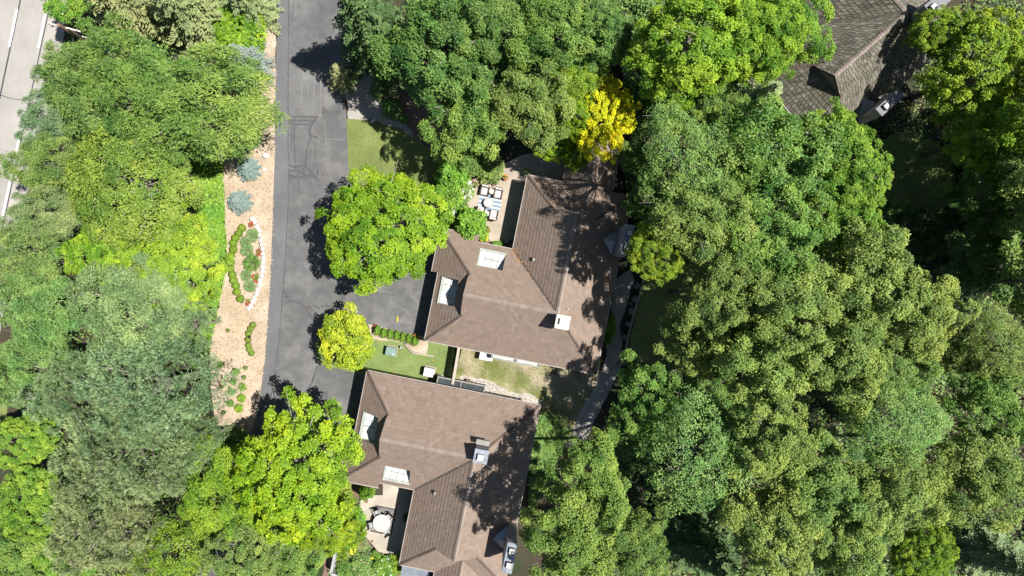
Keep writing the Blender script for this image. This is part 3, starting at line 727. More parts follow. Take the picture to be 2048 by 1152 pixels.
# chimneys of the shake-roofed house
for (cx, cy, sx, sy, zt) in ((4.55, -0.05, 2.2, 0.66, 5.6), (10.3, 3.3, 1.6, 0.9, 7.6)):
    mb = MB(); mb.box(cx, cy, 0, sx, sy, zt-0.02); ch = mb.build('chimney', M['siding_grey'], H3)
    mb = MB(); mb.box(cx, cy, zt-0.02, sx+0.06, sy+0.06, zt+0.05, bev=0.02); mb.build('chimney_cap', M['cap_shade_paint'], ch)  # cap colour carries the shade of the trees
    mb = MB(); mb.box(cx-0.5, cy, zt+0.05, 0.42, 0.40, zt+0.24); fl = mb.build('flue', M['dark_metal'], ch)
    mb = MB(); mb.box(cx-0.5, cy, zt+0.245, 0.36, 0.34, zt+0.30, bev=0.012); mb.build('flue_lid', M['flue'], fl)
zb = 2.8+PITCH*0.33
mb = MB()
for dx in (-0.9, 0.9): mb.tri((4.3, 1.25, 2.8+PITCH*1.25+0.05), (4.3, 0.30, zb+0.9), (4.3+dx, 0.30, zb+0.05))
mb.build('saddle_flashing', M['steel'], H3)
# glazed lean-to on the south side of the rear house
la = MB(); la.rings([[(5.4, -14.05, 2.0), (7.6, -14.05, 2.0), (7.6, -15.2, 1.7), (5.4, -15.2, 1.7)], [(5.4, -14.05, 2.08), (7.6, -14.05, 2.08), (7.6, -15.2, 1.78), (5.4, -15.2, 1.78)]])
lr = la.build('lean_to_roof', M['steel'], H2)
mb = MB(); mb.box(6.5, -14.6, 0, 2.0, 1.0, 1.7); mb.build('lean_to_wall', M['siding'], lr)

# dry leaves caught in the valley of the upper house roof
rgl = np.random.default_rng(77); nlv = 40
tt = rgl.beta(1.0, 6.0, nlv); px0 = 5.26+tt*4.0+rgl.normal(0, 0.12, nlv); py0 = 8.1-tt*4.05+rgl.normal(0, 0.12, nlv)
zz0 = 2.4+PITCH*np.maximum(8.1-py0, px0-5.26).clip(0)+0.06
aa = rgl.uniform(0, 6.28, nlv); Dv = np.stack([np.cos(aa), np.sin(aa), rgl.uniform(0, .4, nlv)], 1)*0.09; Sv = np.stack([-np.sin(aa), np.cos(aa), rgl.uniform(0, .3, nlv)], 1)*0.035
Bv = np.stack([px0, py0, zz0], 1)
q = quads_obj('leaf_litter', np.stack([Bv, Bv+Dv*.5+Sv, Bv+Dv, Bv+Dv*.5-Sv], 1).reshape(-1, 3), rgl.uniform(0, 1, nlv), M['litter'], H1); q['kind'] = 'stuff'
# ================================================================ VEGETATION
def unit(v): return v/np.maximum(np.linalg.norm(v, axis=1, keepdims=True), 1e-9)
def kites(P, D, Nn, Ln, Wd, fold=0.12, droop=0.12):
    S = unit(np.cross(D, Nn)); L = Ln[:, None]; w = Wd[:, None]
    mid = P+D*L*0.45
    return np.stack([P, mid+S*w+Nn*L*fold, P+D*L-Nn*L*droop, mid-S*w+Nn*L*fold], 1).reshape(-1, 3)

def sphere_dirs(n, rg, zmin=-1.0):
    d = unit(rg.normal(size=(int(n*4)+20, 3)))
    d = d[d[:, 2] > zmin]
    return d[:n]

def fib_dirs(n, rg, zmin=-0.3, jit=0.25):
    k = np.arange(n)+0.5
    z = 1-(1-zmin)*k/n
    a = k*2.399963+rg.uniform(0, 6.28)
    r = np.sqrt(np.maximum(0, 1-z*z))
    d = np.stack([r*np.cos(a), r*np.sin(a), z], 1)
    return unit(d+rg.normal(scale=jit/math.sqrt(n)*3, size=(n, 3)))

def crown_mesh(name, R, V, seed, nl=34, ns=26, nf=18, leaf=0.2, wr=0.34, rl=0.27, style='broad', mat=None, rough=0.16, zmin=-0.25, rc=0.26, point=0.0, gapv=0.16):
    """crown of lobes -> leaf clusters -> leaves; returns mesh and lobe centres (crown centre = origin)"""
    rg = np.random.default_rng(seed)
    d = fib_dirs(nl, rg, zmin)
    ph = rg.uniform(0, 6.28, 6)
    az = np.arctan2(d[:, 1], d[:, 0])
    env = 1+rough*(np.sin(2*az+ph[0])*0.4+np.sin(3*az+ph[1])*0.5+np.sin(5*az+ph[2])*0.35)+rg.normal(scale=rough*0.45, size=nl)
    lr = R*rl*rg.uniform(0.75, 1.3, nl)
    c = d*np.maximum(R*env*rg.uniform(1-gapv, 1.02, nl)-lr*0.75, R*0.3)[:, None]
    c[:, 2] *= V/R
    if point: c[:, :2] *= (1-point*np.clip(c[:, 2:3]/V, 0, 1))
    # clusters on each lobe
    LI = np.repeat(np.arange(nl), ns)
    cd = unit(rg.normal(size=(nl*ns, 3))*0.8+d[LI]*0.55+np.array([0, 0, 0.45]))
    cc = c[LI]+cd*(lr[LI]*rg.uniform(0.55, 1.08, nl*ns))[:, None]*np.array([1, 1, 0.85])
    ctint = np.clip(rg.normal(0.5, 0.16, nl*ns)+rg.normal(0, 0.17, nl)[LI], 0, 1)
    CI = np.repeat(np.arange(nl*ns), nf)
    n = len(CI)
    cn = unit(cd*0.55+d[LI]*0.2+np.array([0.12, 0, 0.75]))
    t1 = unit(np.cross(cn, rg.normal(size=cn.shape))); t2 = np.cross(cn, t1)
    a = rg.uniform(0, 6.28, n)
    rad = rg.uniform(0, 1, n)**0.6
    tang = t1[CI]*np.cos(a)[:, None]+t2[CI]*np.sin(a)[:, None]
    sc = rg.uniform(0.7, 1.25, n)
    if style == 'broad':
        P = cc[CI]+tang*(rad*rc)[:, None]+cn[CI]*((1-rad**2)*rc*0.45)[:, None]+rg.normal(scale=0.03, size=(n, 3))
        D = unit(tang*0.8+cn[CI]*0.15+rg.normal(scale=0.35, size=(n, 3)))
        Nn = unit(cn[CI]+rg.normal(scale=0.34, size=(n, 3)))
    elif style == 'frond':
        P = cc[CI]+tang*(rad*rc)[:, None]+rg.normal(scale=0.05, size=(n, 3))
        D = unit(tang*0.7+np.array([0, 0, -0.15])+d[LI][CI]*0.45+rg.normal(scale=0.25, size=(n, 3)))
        Nn = unit(cn[CI]*0.7+np.array([0, 0, 0.5])+rg.normal(scale=0.4, size=(n, 3)))
    else:  # needle tufts
        P = cc[CI]+tang*(rad*rc*0.5)[:, None]+cn[CI]*(rg.uniform(-0.3, 0.3, n)*rc)[:, None]
        D = unit(tang*0.75+cn[CI]*0.55+d[LI][CI]*0.25+rg.normal(scale=0.2, size=(n, 3)))
        Nn = unit(rg.normal(size=(n, 3))+np.array([0, 0, 0.6]))
    # leaf normal must be square to its axis
    Nn = unit(Nn-D*np.sum(Nn*D, axis=1, keepdims=True))
    Vv = kites(P, D, Nn, leaf*sc, leaf*wr*sc)
    t = np.clip(ctint[CI]+rg.normal(0, 0.17, n), 0, 1)
    return quads_mesh(name, Vv, t, mat or M['leaf']), c

def conifer_mesh(name, R, Ht, seed, levels=15, per=11, mat=None, needle=0.24, wid=0.055, up=0.12, droop=0.18, dens=0.11):
    rg = np.random.default_rng(seed)
    P = []; D = []; N = []; L = []; T = []
    for k in range(levels):
        f = k/(levels-1)
        z = Ht*(0.06+0.92*f)
        ln = R*(1-f)**0.85*1.0+0.12
        nb = max(4, int(per*(1-0.55*f)))
        a0 = rg.uniform(0, 6.28)
        for j in range(nb):
            a = a0+6.283*j/nb+rg.normal(0, 0.14)
            l = ln*rg.uniform(0.72, 1.12)
            t0 = np.clip(rg.normal(0.5, 0.12), 0, 1)
            h = np.array([math.cos(a), math.sin(a), 0]); sd = np.array([-h[1], h[0], 0])
            m = max(4, int(l/dens))
            u = np.linspace(0.15, 1, m)
            # side twigs lengthen towards the base, so the spray is a fan
            for side in (-1, 1):
                for q in range(2):
                    uu = u+rg.normal(0, 0.02, m)
                    tw = needle*(0.55+1.2*(1-uu)*min(1.0, l/1.2))*rg.uniform(0.75, 1.2, m)
                    base = h*(uu*l)[:, None]+np.array([0, 0, 1])*(z+up*uu*l-droop*(uu**2)*l)[:, None]
                    off = sd*side*(tw*0.55*q)[:, None]
                    dd = unit(h*0.75+sd*side*(0.75-0.2*uu)[:, None]+np.array([0, 0, 0.05])+rg.normal(scale=0.14, size=(m, 3)))
                    P.append(base+off); D.append(dd); N.append(np.tile([0, 0, 1.0], (m, 1))+rg.normal(scale=0.25, size=(m, 3))); L.append(tw); T.append(np.clip(t0+rg.normal(0, 0.15, m)+0.25*(uu-0.6), 0, 1))
    P, D, N, L, T = np.concatenate(P), np.concatenate(D), unit(np.concatenate(N)), np.concatenate(L), np.concatenate(T)
    N = unit(N-D*np.sum(N*D, axis=1, keepdims=True))
    return quads_mesh(name, kites(P, D, N, L, np.full(len(L), wid)*(0.7+L), 0.05, 0.05), T, mat or M['needle'])

def stem_mesh(name, mat, seed):
    """tapered trunk of unit height and unit foot radius with a flared root"""
    rg = random.Random(seed); mb = MB(); rings = []; n = 9
    ox = oy = 0.0
    for z, r in ((0, 1.5), (0.03, 1.15), (0.12, 1.0), (0.35, 0.86), (0.6, 0.7), (0.85, 0.5), (1.0, 0.36)):
        ox += rg.uniform(-0.12, 0.12); oy += rg.uniform(-0.12, 0.12)
        rings.append([((r*(1+0.08*math.sin(3*k+seed)))*math.cos(6.2832*k/n)+ox*(z > 0.1), r*math.sin(6.2832*k/n)+oy*(z > 0.1), z) for k in range(n)])
    mb.rings(rings); me = mb.build(name, mat, None, True)
    d = me.data; bpy.data.objects.remove(me); return d

def limb_mesh(name, cs, R, V, mat, seed, n=14):
    rg = random.Random(seed); mb = MB()
    idx = list(range(len(cs))); rg.shuffle(idx)
    for i in idx[:n]:
        tip = Vector(cs[i])*rg.uniform(0.9, 1.14); st = Vector((rg.uniform(-.05, .05), rg.uniform(-.05, .05), -V*rg.uniform(0.35, 0.95)))
        mid = st.lerp(tip, 0.5)+Vector((rg.uniform(-.2, .2), rg.uniform(-.2, .2), rg.uniform(0, .25)))*R*0.3
        r = R*0.028
        mb.tube(st, mid, r, r*0.6, 6, False); mb.tube(mid, tip, r*0.6, r*0.2, 5)
        for k in range(3):
            e = tip+Vector((rg.gauss(0, 1), rg.gauss(0, 1), rg.gauss(0.3, 0.6)))*R*0.13
            mb.tube(mid.lerp(tip, 0.4+0.25*k), e, r*0.3, r*0.08, 4, False)
    o = mb.build(name, mat, None, True); d = o.data; bpy.data.objects.remove(o); return d

PROTO = {}
def add_proto(key, R, V, mats, **kw):
    me, cs = crown_mesh('crown', R, V, hash_seed(key), mat=mats[0], **kw)
    PROTO[key] = (me, limb_mesh('limbs', cs, R, V, mats[1], hash_seed(key), 20), R, V)
def hash_seed(k): return sum(ord(c)*(i+3) for i, c in enumerate(k))

lf, ff, nd = (M['leaf'], M['bark_pale']), (M['leaf_fine'], M['bark_pale']), (M['needle'], M['bark_pale'])
for v in range(3):
    add_proto('maple%d' % v, 4.6, 3.6, lf, nl=210, ns=11, nf=21, leaf=0.15, wr=0.36, rl=0.095, rough=0.16, rc=0.20, gapv=0.30)
    add_proto('oak%d' % v, 4.4, 3.4, lf, nl=72, ns=26, nf=17, leaf=0.17, wr=0.34, rl=0.165, rough=0.30, rc=0.24, gapv=0.36)
for v in range(2):
    add_proto('small%d' % v, 2.0, 1.9, lf, nl=60, ns=12, nf=12, leaf=0.15, wr=0.34, rl=0.17, rough=0.22, rc=0.17, gapv=0.25)
    add_proto('locust%d' % v, 4.6, 3.0, ff, nl=80, ns=20, nf=17, leaf=0.25, wr=0.13, rl=0.165, style='frond', rough=0.2, rc=0.27, gapv=0.34)
    add_proto('pine%d' % v, 4.8, 3.4, nd, nl=80, ns=18, nf=20, leaf=0.28, wr=0.085, rl=0.165, style='needle', rough=0.2, rc=0.25, gapv=0.32)
    add_proto('dense%d' % v, 4.6, 3.4, ff, nl=70, ns=34, nf=15, leaf=0.15, wr=0.36, rl=0.2, rough=0.07, rc=0.22, gapv=0.14)
add_proto('airy0', 4.2, 3.4, ff, nl=52, ns=22, nf=12, leaf=0.15, wr=0.30, rl=0.24, rough=0.2, rc=0.26)
TRUNK = [stem_mesh('trunk', M['bark'], 1), stem_mesh('trunk', M['bark_pale'], 2)]
CONI = {'spruce': (conifer_mesh('crown', 2.2, 6.5, 11), 2.2, 6.5), 'hemlock': (conifer_mesh('crown', 3.2, 8.0, 12, levels=15, per=12, needle=0.30, wid=0.075, droop=0.25, dens=0.15), 3.2, 8.0), 'blue': (conifer_mesh('crown', 1.2, 2.2, 13, levels=13, per=16, needle=0.17, wid=0.035, dens=0.065, up=0.3), 1.2, 2.2)}

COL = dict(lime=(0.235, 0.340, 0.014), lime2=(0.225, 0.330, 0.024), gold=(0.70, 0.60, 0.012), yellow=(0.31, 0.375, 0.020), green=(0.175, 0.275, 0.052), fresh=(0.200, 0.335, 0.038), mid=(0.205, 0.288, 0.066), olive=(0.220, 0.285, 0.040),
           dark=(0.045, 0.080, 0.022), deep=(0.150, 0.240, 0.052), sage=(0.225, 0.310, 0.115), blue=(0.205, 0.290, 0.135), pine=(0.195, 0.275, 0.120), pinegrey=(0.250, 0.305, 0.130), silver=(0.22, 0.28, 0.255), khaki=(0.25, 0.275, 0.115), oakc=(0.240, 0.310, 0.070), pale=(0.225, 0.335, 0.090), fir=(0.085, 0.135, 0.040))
def jit(c, rg, k=0.09):
    m = 1+rg.uniform(-k, k)
    return (c[0]*m*(1+rg.uniform(-k, k)), c[1]*m, c[2]*m, 1)

TREE_RG = random.Random(21)
def tree(name, label, px, py, rpx, h, kind, col, group=None, stretch=1.0, rot=None):
    rg = TREE_RG
    if kind in CONI:
        me, R0, H0 = CONI[kind]
        zc = h*0.30
        X, Y = W(px, py, zc)
        R = rpx/PPM*(CAMH-zc)/CAMH
        root = thing(name, label, 'tree', (X, Y, 0), rg.uniform(0, 6.28) if rot is None else rot, group)
        c = mesh_obj('crown', me, None, root); c.scale = (R/R0, R/R0, (h-0.15)/H0); c.location = (0, 0, 0.1); c.color = jit(COL[col], rg)
        t = mesh_obj('trunk', TRUNK[0], None, root); t.scale = (R*0.07, R*0.07, h*0.93)
        return root
    me, lm, R0, V0 = PROTO[kind]
    R = rpx/PPM*0.93
    zc = h*0.66
    R *= (CAMH-zc)/CAMH
    V = min(h-zc, R*0.95)*1.0
    zc = h-V
    X, Y = W(px, py, zc+0.25*V)
    root = thing(name, label, 'tree', (X, Y, 0), rg.uniform(0, 6.28) if rot is None else rot, group)
    if stretch == 1.0: stretch = rg.uniform(0.87, 1.15)
    sc = (R/R0*stretch, R/R0/stretch, V/V0)
    c = mesh_obj('crown', me, None, root); c.location = (0, 0, zc); c.scale = sc; c.color = jit(COL[col], rg)
    l = mesh_obj('limbs', lm, None, root); l.location = (0, 0, zc); l.scale = sc
    t = mesh_obj('trunk', TRUNK[1 if kind[:4] in ('locu', 'pine') else 0], None, root); t.scale = (max(0.05, R*0.05),)*2+(zc+0.2*V,)
    return root

T = [
 # beside the road, left of the driveway
 ('broadleaf_tree', 'bright green tree at the road edge just above the utility pole', 128, 4, 42, 6.0, 'small0', 'fresh'),
 ('spruce_tree', 'olive tan spruce at the top edge between the utility pole and the lime shrub', 255, 14, 78, 9.0, 'spruce', 'khaki'),
 ('spruce_tree', 'olive spruce at the top edge next to the lime green bush', 380, 22, 80, 9.0, 'spruce', 'khaki'),
 ('spruce_tree', 'grey green spruce at the top edge touching the driveway mulch', 505, 12, 55, 6.0, 'spruce', 'pinegrey'),
 ('locust_tree', 'large feathery green locust overhanging the road below the utility pole', 175, 165, 105, 10.0, 'locust0', 'mid'),
 ('locust_tree', 'broad dark green locust with pale seed tassels reaching over the driveway mulch', 400, 215, 150, 11.0, 'locust1', 'green'),
 ('locust_tree', 'dark green locust in the middle of the roadside belt above the olive domed tree', 270, 175, 130, 10.5, 'locust0', 'green'),
 ('locust_tree', 'bluish green feathery tree hanging over the white road edge line', 92, 235, 62, 8.0, 'locust1', 'blue'),
 ('locust_tree', 'soft green roadside tree left of the olive domed tree', 85, 325, 72, 8.0, 'locust0', 'mid'),
 ('domed_tree', 'olive smooth domed tree with dark cracks between its leaf plates', 255, 365, 140, 9.0, 'dense0', 'olive'),
 ('broadleaf_tree', 'pale green roadside tree below the bluish locust', 80, 430, 75, 7.0, 'locust1', 'sage'),
 ('broadleaf_tree', 'yellow green tree beside the row of clipped boxwood balls', 355, 530, 100, 7.5, 'maple1', 'lime2'),
 ('broadleaf_tree', 'yellow green tree wedged between olive dome and pale feathery tree', 205, 508, 80, 7.5, 'maple0', 'lime2'),
 ('locust_tree', 'pale green feathery tree at the photo edge beside the road bend', 40, 520, 85, 8.0, 'locust0', 'pale'),
 ('locust_tree', 'large pale sage feathery tree in the middle of the left belt', 265, 620, 125, 9.5, 'locust1', 'sage'),
 ('locust_tree', 'light yellow green feathery tree at the left edge halfway down', 70, 620, 95, 8.5, 'locust0', 'pale'),
 ('locust_tree', 'small sage tree next to the bright groundcover strip', 372, 650, 62, 7.0, 'pine1', 'blue'),
 ('locust_tree', 'pale lime feathery tree at the left edge above the road gap', 50, 745, 85, 8.0, 'locust1', 'pale'),
 ('pine_tree', 'large blue green pine bordering the lower mulch bed', 290, 775, 140, 11.0, 'pine0', 'blue'),
 ('pine_tree', 'blue green pine left of the largest roadside pine', 150, 790, 100, 10.0, 'pine1', 'pine'),
 ('pine_tree', 'grey green pine with bare twigs in the lower left belt', 240, 905, 145, 11.0, 'pine1', 'pinegrey'),
 ('pine_tree', 'grey green pine at the bottom of the left belt', 200, 1040, 125, 11.0, 'pine0', 'pinegrey'),
 ('pine_tree', 'dark pine in the shade beside the lower end of the mulch bed', 385, 890, 62, 8.0, 'pine0', 'pine'),
 ('broadleaf_tree', 'bright green tree at the left edge below the road gap', 30, 888, 70, 6.0, 'maple2', 'fresh'),
 ('broadleaf_tree', 'bright green tree at the left edge beside the grey green pines', 55, 1010, 80, 6.5, 'maple0', 'fresh'),
 ('broadleaf_tree', 'dark green tree in the lower left corner of the photo', 30, 1115, 75, 6.0, 'oak0', 'green'),
 ('broadleaf_tree', 'bright green small tree at the bottom edge right of the corner tree', 120, 1130, 55, 5.0, 'small1', 'fresh'),
 # driveway maples
 ('maple_tree', 'round lime green maple standing in the driveway loop beside the striped rug patio', 768, 455, 135, 8.2, 'maple0', 'lime'),
 ('maple_tree', 'small yellow tree on the grass island between the two driveway aprons', 692, 680, 62, 4.6, 'small0', 'yellow'),
 ('maple_tree', 'big lime green maple at the lower end of the driveway', 590, 945, 142, 9.5, 'maple1', 'lime'),
 ('maple_tree', 'lime green maple left of the dining patio below the big driveway maple', 640, 1045, 80, 6.5, 'maple2', 'lime'),
 ('maple_tree', 'light green tree between the pines and the big driveway maple', 440, 985, 105, 8.0, 'locust1', 'lime2'),
 ('broadleaf_tree', 'pale lime tree with bare grey twigs at the bottom edge', 340, 1115, 90, 8.0, 'airy0', 'lime2'),
 ('broadleaf_tree', 'mid green tree at the bottom edge below the big driveway maple', 480, 1110, 95, 8.0, 'maple2', 'mid'),
 ('broadleaf_tree', 'shaded green tree at the bottom edge beside the dining patio fence', 590, 1125, 70, 6.0, 'oak1', 'green'),
 # above the patio house
 ('hemlock_tree', 'tall conifer with drooping sprays casting its shadow on the driveway', 753, 79, 100, 15.0, 'hemlock', 'fir'),
 ('spruce_tree', 'small spruce at the driveway edge beside the gravel bed', 684, 152, 34, 3.6, 'spruce', 'khaki'),
 ('oak_tree', 'large green tree whose branches overhang the gravel bed', 870, 110, 125, 12.0, 'oak0', 'deep'),
 ('oak_tree', 'green tree directly above the planting bed of the upper patio', 935, 235, 95, 10.0, 'oak1', 'green'),
 ('oak_tree', 'dark green tree at the top edge right of the drooping conifer', 975, 45, 95, 12.0, 'oak2', 'deep'),
 ('oak_tree', 'mid green tree at the top edge above the golden tree', 1110, 60, 105, 12.0, 'oak0', 'green'),
 ('oak_tree', 'olive green tree touching the left side of the golden tree', 1065, 205, 92, 11.0, 'oak1', 'mid'),
 ('oak_tree', 'dark green tree at the top edge between two lighter crowns', 1215, 75, 62, 11.0, 'oak2', 'deep'),
 ('maple_tree', 'golden yellow tree leaning over the roof of the upper house', 1207, 232, 76, 9.5, 'maple1', 'gold', None, 0.9, 0.0),
 ('maple_tree', 'lime green branchy tree below the golden tree near the house corner', 1105, 285, 46, 6, 'maple2', 'lime'),
 ('maple_tree', 'yellow green crown between the olive tree and the golden tree', 1150, 228, 48, 9.2, 'maple2', 'lime'),
 ('maple_tree', 'yellow green tree tucked under the lower edge of the golden tree', 1150, 300, 40, 5.5, 'maple0', 'lime'),
 ('maple_tree', 'small lime tree just above the golden tree', 1155, 165, 45, 10.0, 'small1', 'lime2'),
 ('maple_tree', 'big lime green maple at the top centre right', 1390, 85, 126, 15.3, 'maple2', 'lime2'),
 ('maple_tree', 'lime green maple left of the shake roofed house', 1520, 70, 97, 14.2, 'maple0', 'lime2'),
 ('maple_tree', 'green maple whose crown covers the corner of the shake roof', 1590, 50, 80, 11.8, 'oak1', 'fresh'),
 ('broadleaf_tree', 'small green tree right of the golden tree in the clearing', 1325, 190, 42, 7.0, 'small0', 'green'),
 ('broadleaf_tree', 'dark green tree below the big lime maple', 1420, 205, 71, 10.6, 'oak2', 'green'),
 ('spruce_tree', 'grey green conifer at the lower corner of the shake roof', 1512, 205, 52, 7.0, 'spruce', 'pinegrey'),
 ('maple_tree', 'tall lime maple beyond the right edge beside the clearing', 2150, 230, 126, 15.0, 'maple1', 'lime2'),
 ('oak_tree', 'tall green oak beyond the right edge below the lime maples', 2160, 400, 136, 15.0, 'oak0', 'mid'),
 ('oak_tree', 'tall oak beyond the right edge beside the dark trees', 2140, 560, 126, 14.0, 'oak1', 'mid'),
 ('oak_tree', 'green oak at the right edge beside the bare ground patch', 1945, 700, 65, 11.0, 'oak2', 'mid'),
 ('maple_tree', 'tall maple well beyond the right edge above the clearing', 2330, 170, 130, 14.0, 'maple2', 'lime2'),
 ('oak_tree', 'tall oak well beyond the right edge level with the clearing', 2330, 330, 135, 14.0, 'oak2', 'mid'),
 ('oak_tree', 'tall oak well beyond the right edge below the clearing', 2320, 470, 130, 14.0, 'oak1', 'mid'),
 ('oak_tree', 'dull green tree filling the gap left of the pale feathery crown', 1735, 800, 62, 10.0, 'oak1', 'green'),
 # right-hand wood
 ('oak_tree', 'olive green tree right of the upper house gable end', 1375, 315, 100, 16.5, 'airy0', 'mid'),
 ('oak_tree', 'large green tree below the shake roofed house', 1545, 315, 126, 16.5, 'oak0', 'green'),
 ('oak_tree', 'green tree with lime outer leaves beside the shake house chimney', 1685, 325, 104, 14.2, 'maple0', 'fresh'),
 ('maple_tree', 'lime leaved tree hanging over the shaded chimney of the upper house', 1312, 505, 62, 14, 'maple2', 'lime2'),
 ('oak_tree', 'green tree behind the lime leaves next to the upper house chimney', 1405, 440, 97, 16.5, 'oak1', 'mid'),
 ('oak_tree', 'green oak in the middle of the right wood', 1540, 470, 110, 16.5, 'oak2', 'green'),
 ('oak_tree', 'green tree with yellowing edge beside the dark clearing', 1680, 430, 84, 14.2, 'maple1', 'fresh'),
 ('oak_tree', 'olive oak jutting into the dark clearing', 1735, 560, 116, 16.5, 'oak0', 'oakc'),
 ('oak_tree', 'olive oak in the right wood below the dark clearing', 1850, 635, 89, 15.3, 'oak1', 'oakc'),
 ('oak_tree', 'olive oak left of the one jutting into the clearing', 1590, 600, 105, 16.5, 'oak2', 'oakc'),
 ('oak_tree', 'green oak beside the shaded woodland lawn', 1445, 585, 89, 15.5, 'oak0', 'mid'),
 ('oak_tree', 'olive oak overhanging the shaded woodland lawn', 1400, 680, 82, 11.8, 'oak1', 'oakc'),
 ('oak_tree', 'olive oak in the centre of the right wood', 1540, 715, 103, 15.3, 'oak1', 'oakc'),
 ('oak_tree', 'olive oak with dense crown right of centre in the wood', 1690, 705, 103, 16.5, 'oak2', 'oakc'),
 ('oak_tree', 'dull green tree left of the pale feathery crown', 1800, 745, 79, 14.2, 'oak0', 'mid'),
 ('broadleaf_tree', 'deep green tree beside the gravel path', 1300, 815, 84, 11.0, 'oak2', 'green'),
 ('broadleaf_tree', 'dark green low tree right of the gravel path bend', 1430, 800, 75, 7.0, 'oak1', 'deep'),
 ('broadleaf_tree', 'deep green tree covering the lower end of the gravel path', 1185, 955, 85, 13.5, 'oak0', 'green'),
 ('broadleaf_tree', 'mid green tree at the bottom beside the lower house chimney', 1150, 1075, 105, 16.0, 'oak1', 'green'),
 ('broadleaf_tree', 'pale airy tree in the lower middle of the wood', 1395, 910, 118, 14.2, 'airy0', 'pale'),
 ('oak_tree', 'yellowish oak right of the pale airy tree', 1545, 880, 89, 15.3, 'oak2', 'oakc'),
 ('hemlock_tree', 'conifer with long fanned branches at the bottom of the wood', 1400, 1075, 100, 10.6, 'hemlock', 'fir'),
 ('broadleaf_tree', 'dark green tree at the bottom between the fanned conifer and the mid green tree', 1270, 1090, 75, 13.0, 'oak2', 'deep'),
 ('oak_tree', 'olive oak at the bottom edge right of the fanned conifer', 1545, 1060, 105, 15.3, 'oak0', 'oakc'),
 ('oak_tree', 'green oak near the bottom edge in the right wood', 1660, 970, 100, 15.3, 'oak1', 'mid'),
 ('airy_tree', 'pale feathery tree in the lower right wood', 1795, 850, 92, 15.3, 'airy0', 'pale'),
 ('oak_tree', 'olive oak below the pale feathery tree', 1800, 985, 97, 15.3, 'oak2', 'oakc'),
 ('oak_tree', 'olive oak at the bottom edge below the other olive crowns', 1710, 1095, 89, 14.2, 'oak0', 'oakc'),
 ('maple_tree', 'lime green tree at the bottom edge near the lower right corner', 1850, 1110, 65, 11.8, 'maple0', 'lime2'),
 ('oak_tree', 'green oak at the right edge above the blue conifer', 1965, 960, 100, 15.3, 'oak1', 'mid'),
 ('spruce_tree', 'dark blue green conifer in the lower right corner', 1985, 1105, 65, 8.0, 'spruce', 'pine'),
 ('oak_tree', 'dull green tree at the right edge below the bare ground gap', 1985, 820, 84, 13.0, 'oak0', 'green'),
 ('oak_tree', 'olive tree at the right edge halfway down', 2005, 700, 79, 13.0, 'airy0', 'mid'),
 ('maple_tree', 'large lime green maple at the right edge beside the shake roof', 1965, 130, 116, 11.0, 'maple1', 'lime2'),
 ('maple_tree', 'lime green maple reaching over the far chimney of the shake house', 1880, 60, 58, 9.0, 'maple2', 'lime2'),
 ('maple_tree', 'lime green maple at the right edge above the dark clearing', 1985, 265, 86, 10.0, 'maple0', 'lime2'),
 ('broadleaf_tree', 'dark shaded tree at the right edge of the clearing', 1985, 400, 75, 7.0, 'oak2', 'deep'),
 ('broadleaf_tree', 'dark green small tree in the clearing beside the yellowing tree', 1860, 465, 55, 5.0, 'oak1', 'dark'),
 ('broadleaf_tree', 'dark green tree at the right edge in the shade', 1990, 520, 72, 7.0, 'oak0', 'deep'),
 ('broadleaf_tree', 'small blue green tree beside bare ground in the right wood', 1925, 560, 45, 5.0, 'small1', 'blue'),
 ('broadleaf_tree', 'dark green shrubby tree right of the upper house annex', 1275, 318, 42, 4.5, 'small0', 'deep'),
 ('broadleaf_tree', 'shaded green tree between the annex and the olive crowns', 1300, 400, 45, 6.0, 'small1', 'green'),
]
for row in T: tree(*row)

# ---- low planting
def dome_mesh(name, n, leaf, wr, seed, mat, flat=1.0, jitr=0.08, style=0):
    rg = np.random.default_rng(seed)
    d = sphere_dirs(n, rg, -0.35)
    ph = rg.uniform(0, 6.28, 4); az = np.arctan2(d[:, 1], d[:, 0])
    r = 1+0.06*np.sin(3*az+ph[0])+0.05*np.sin(5*az+ph[1])+rg.normal(0, jitr, n)
    P = d*r[:, None]*np.array([1, 1, flat])
    if style == 0:
        t = unit(np.cross(d, rg.normal(size=d.shape))); D = unit(t+d*0.35)
    else:
        D = unit(d+rg.normal(scale=0.3, size=d.shape)); P = P*0.6
    Nn = unit(d+rg.normal(scale=0.4, size=d.shape)); Nn = unit(Nn-D*np.sum(Nn*D, 1, keepdims=True))
    return quads_mesh(name, kites(P-D*leaf*0.3, D, Nn, leaf*rg.uniform(.7, 1.3, n), leaf*wr*rg.uniform(.7, 1.3, n)), np.clip(rg.normal(.5, .22, n), 0, 1), mat)
SH = {'ball': dome_mesh('foliage', 1500, 0.16, 0.42, 1, M['leaf_fine'], jitr=0.04), 'bush': crown_mesh('foliage', 1.0, 1.0, 2, nl=22, ns=14, nf=9, leaf=0.17, wr=0.36, rl=0.34, rc=0.16, mat=M['leaf'])[0],
      'tuft': dome_mesh('foliage', 420, 0.55, 0.07, 3, M['leaf_fine'], flat=0.8, style=1), 'needle': dome_mesh('foliage', 2600, 0.17, 0.16, 4, M['needle'], jitr=0.07)}
SH['yew'] = crown_mesh('foliage', 1.0, 1.1, 5, nl=20, ns=16, nf=9, leaf=0.14, wr=0.3, rl=0.36, rc=0.15, mat=M['leaf_fine'], zmin=-0.5)[0]
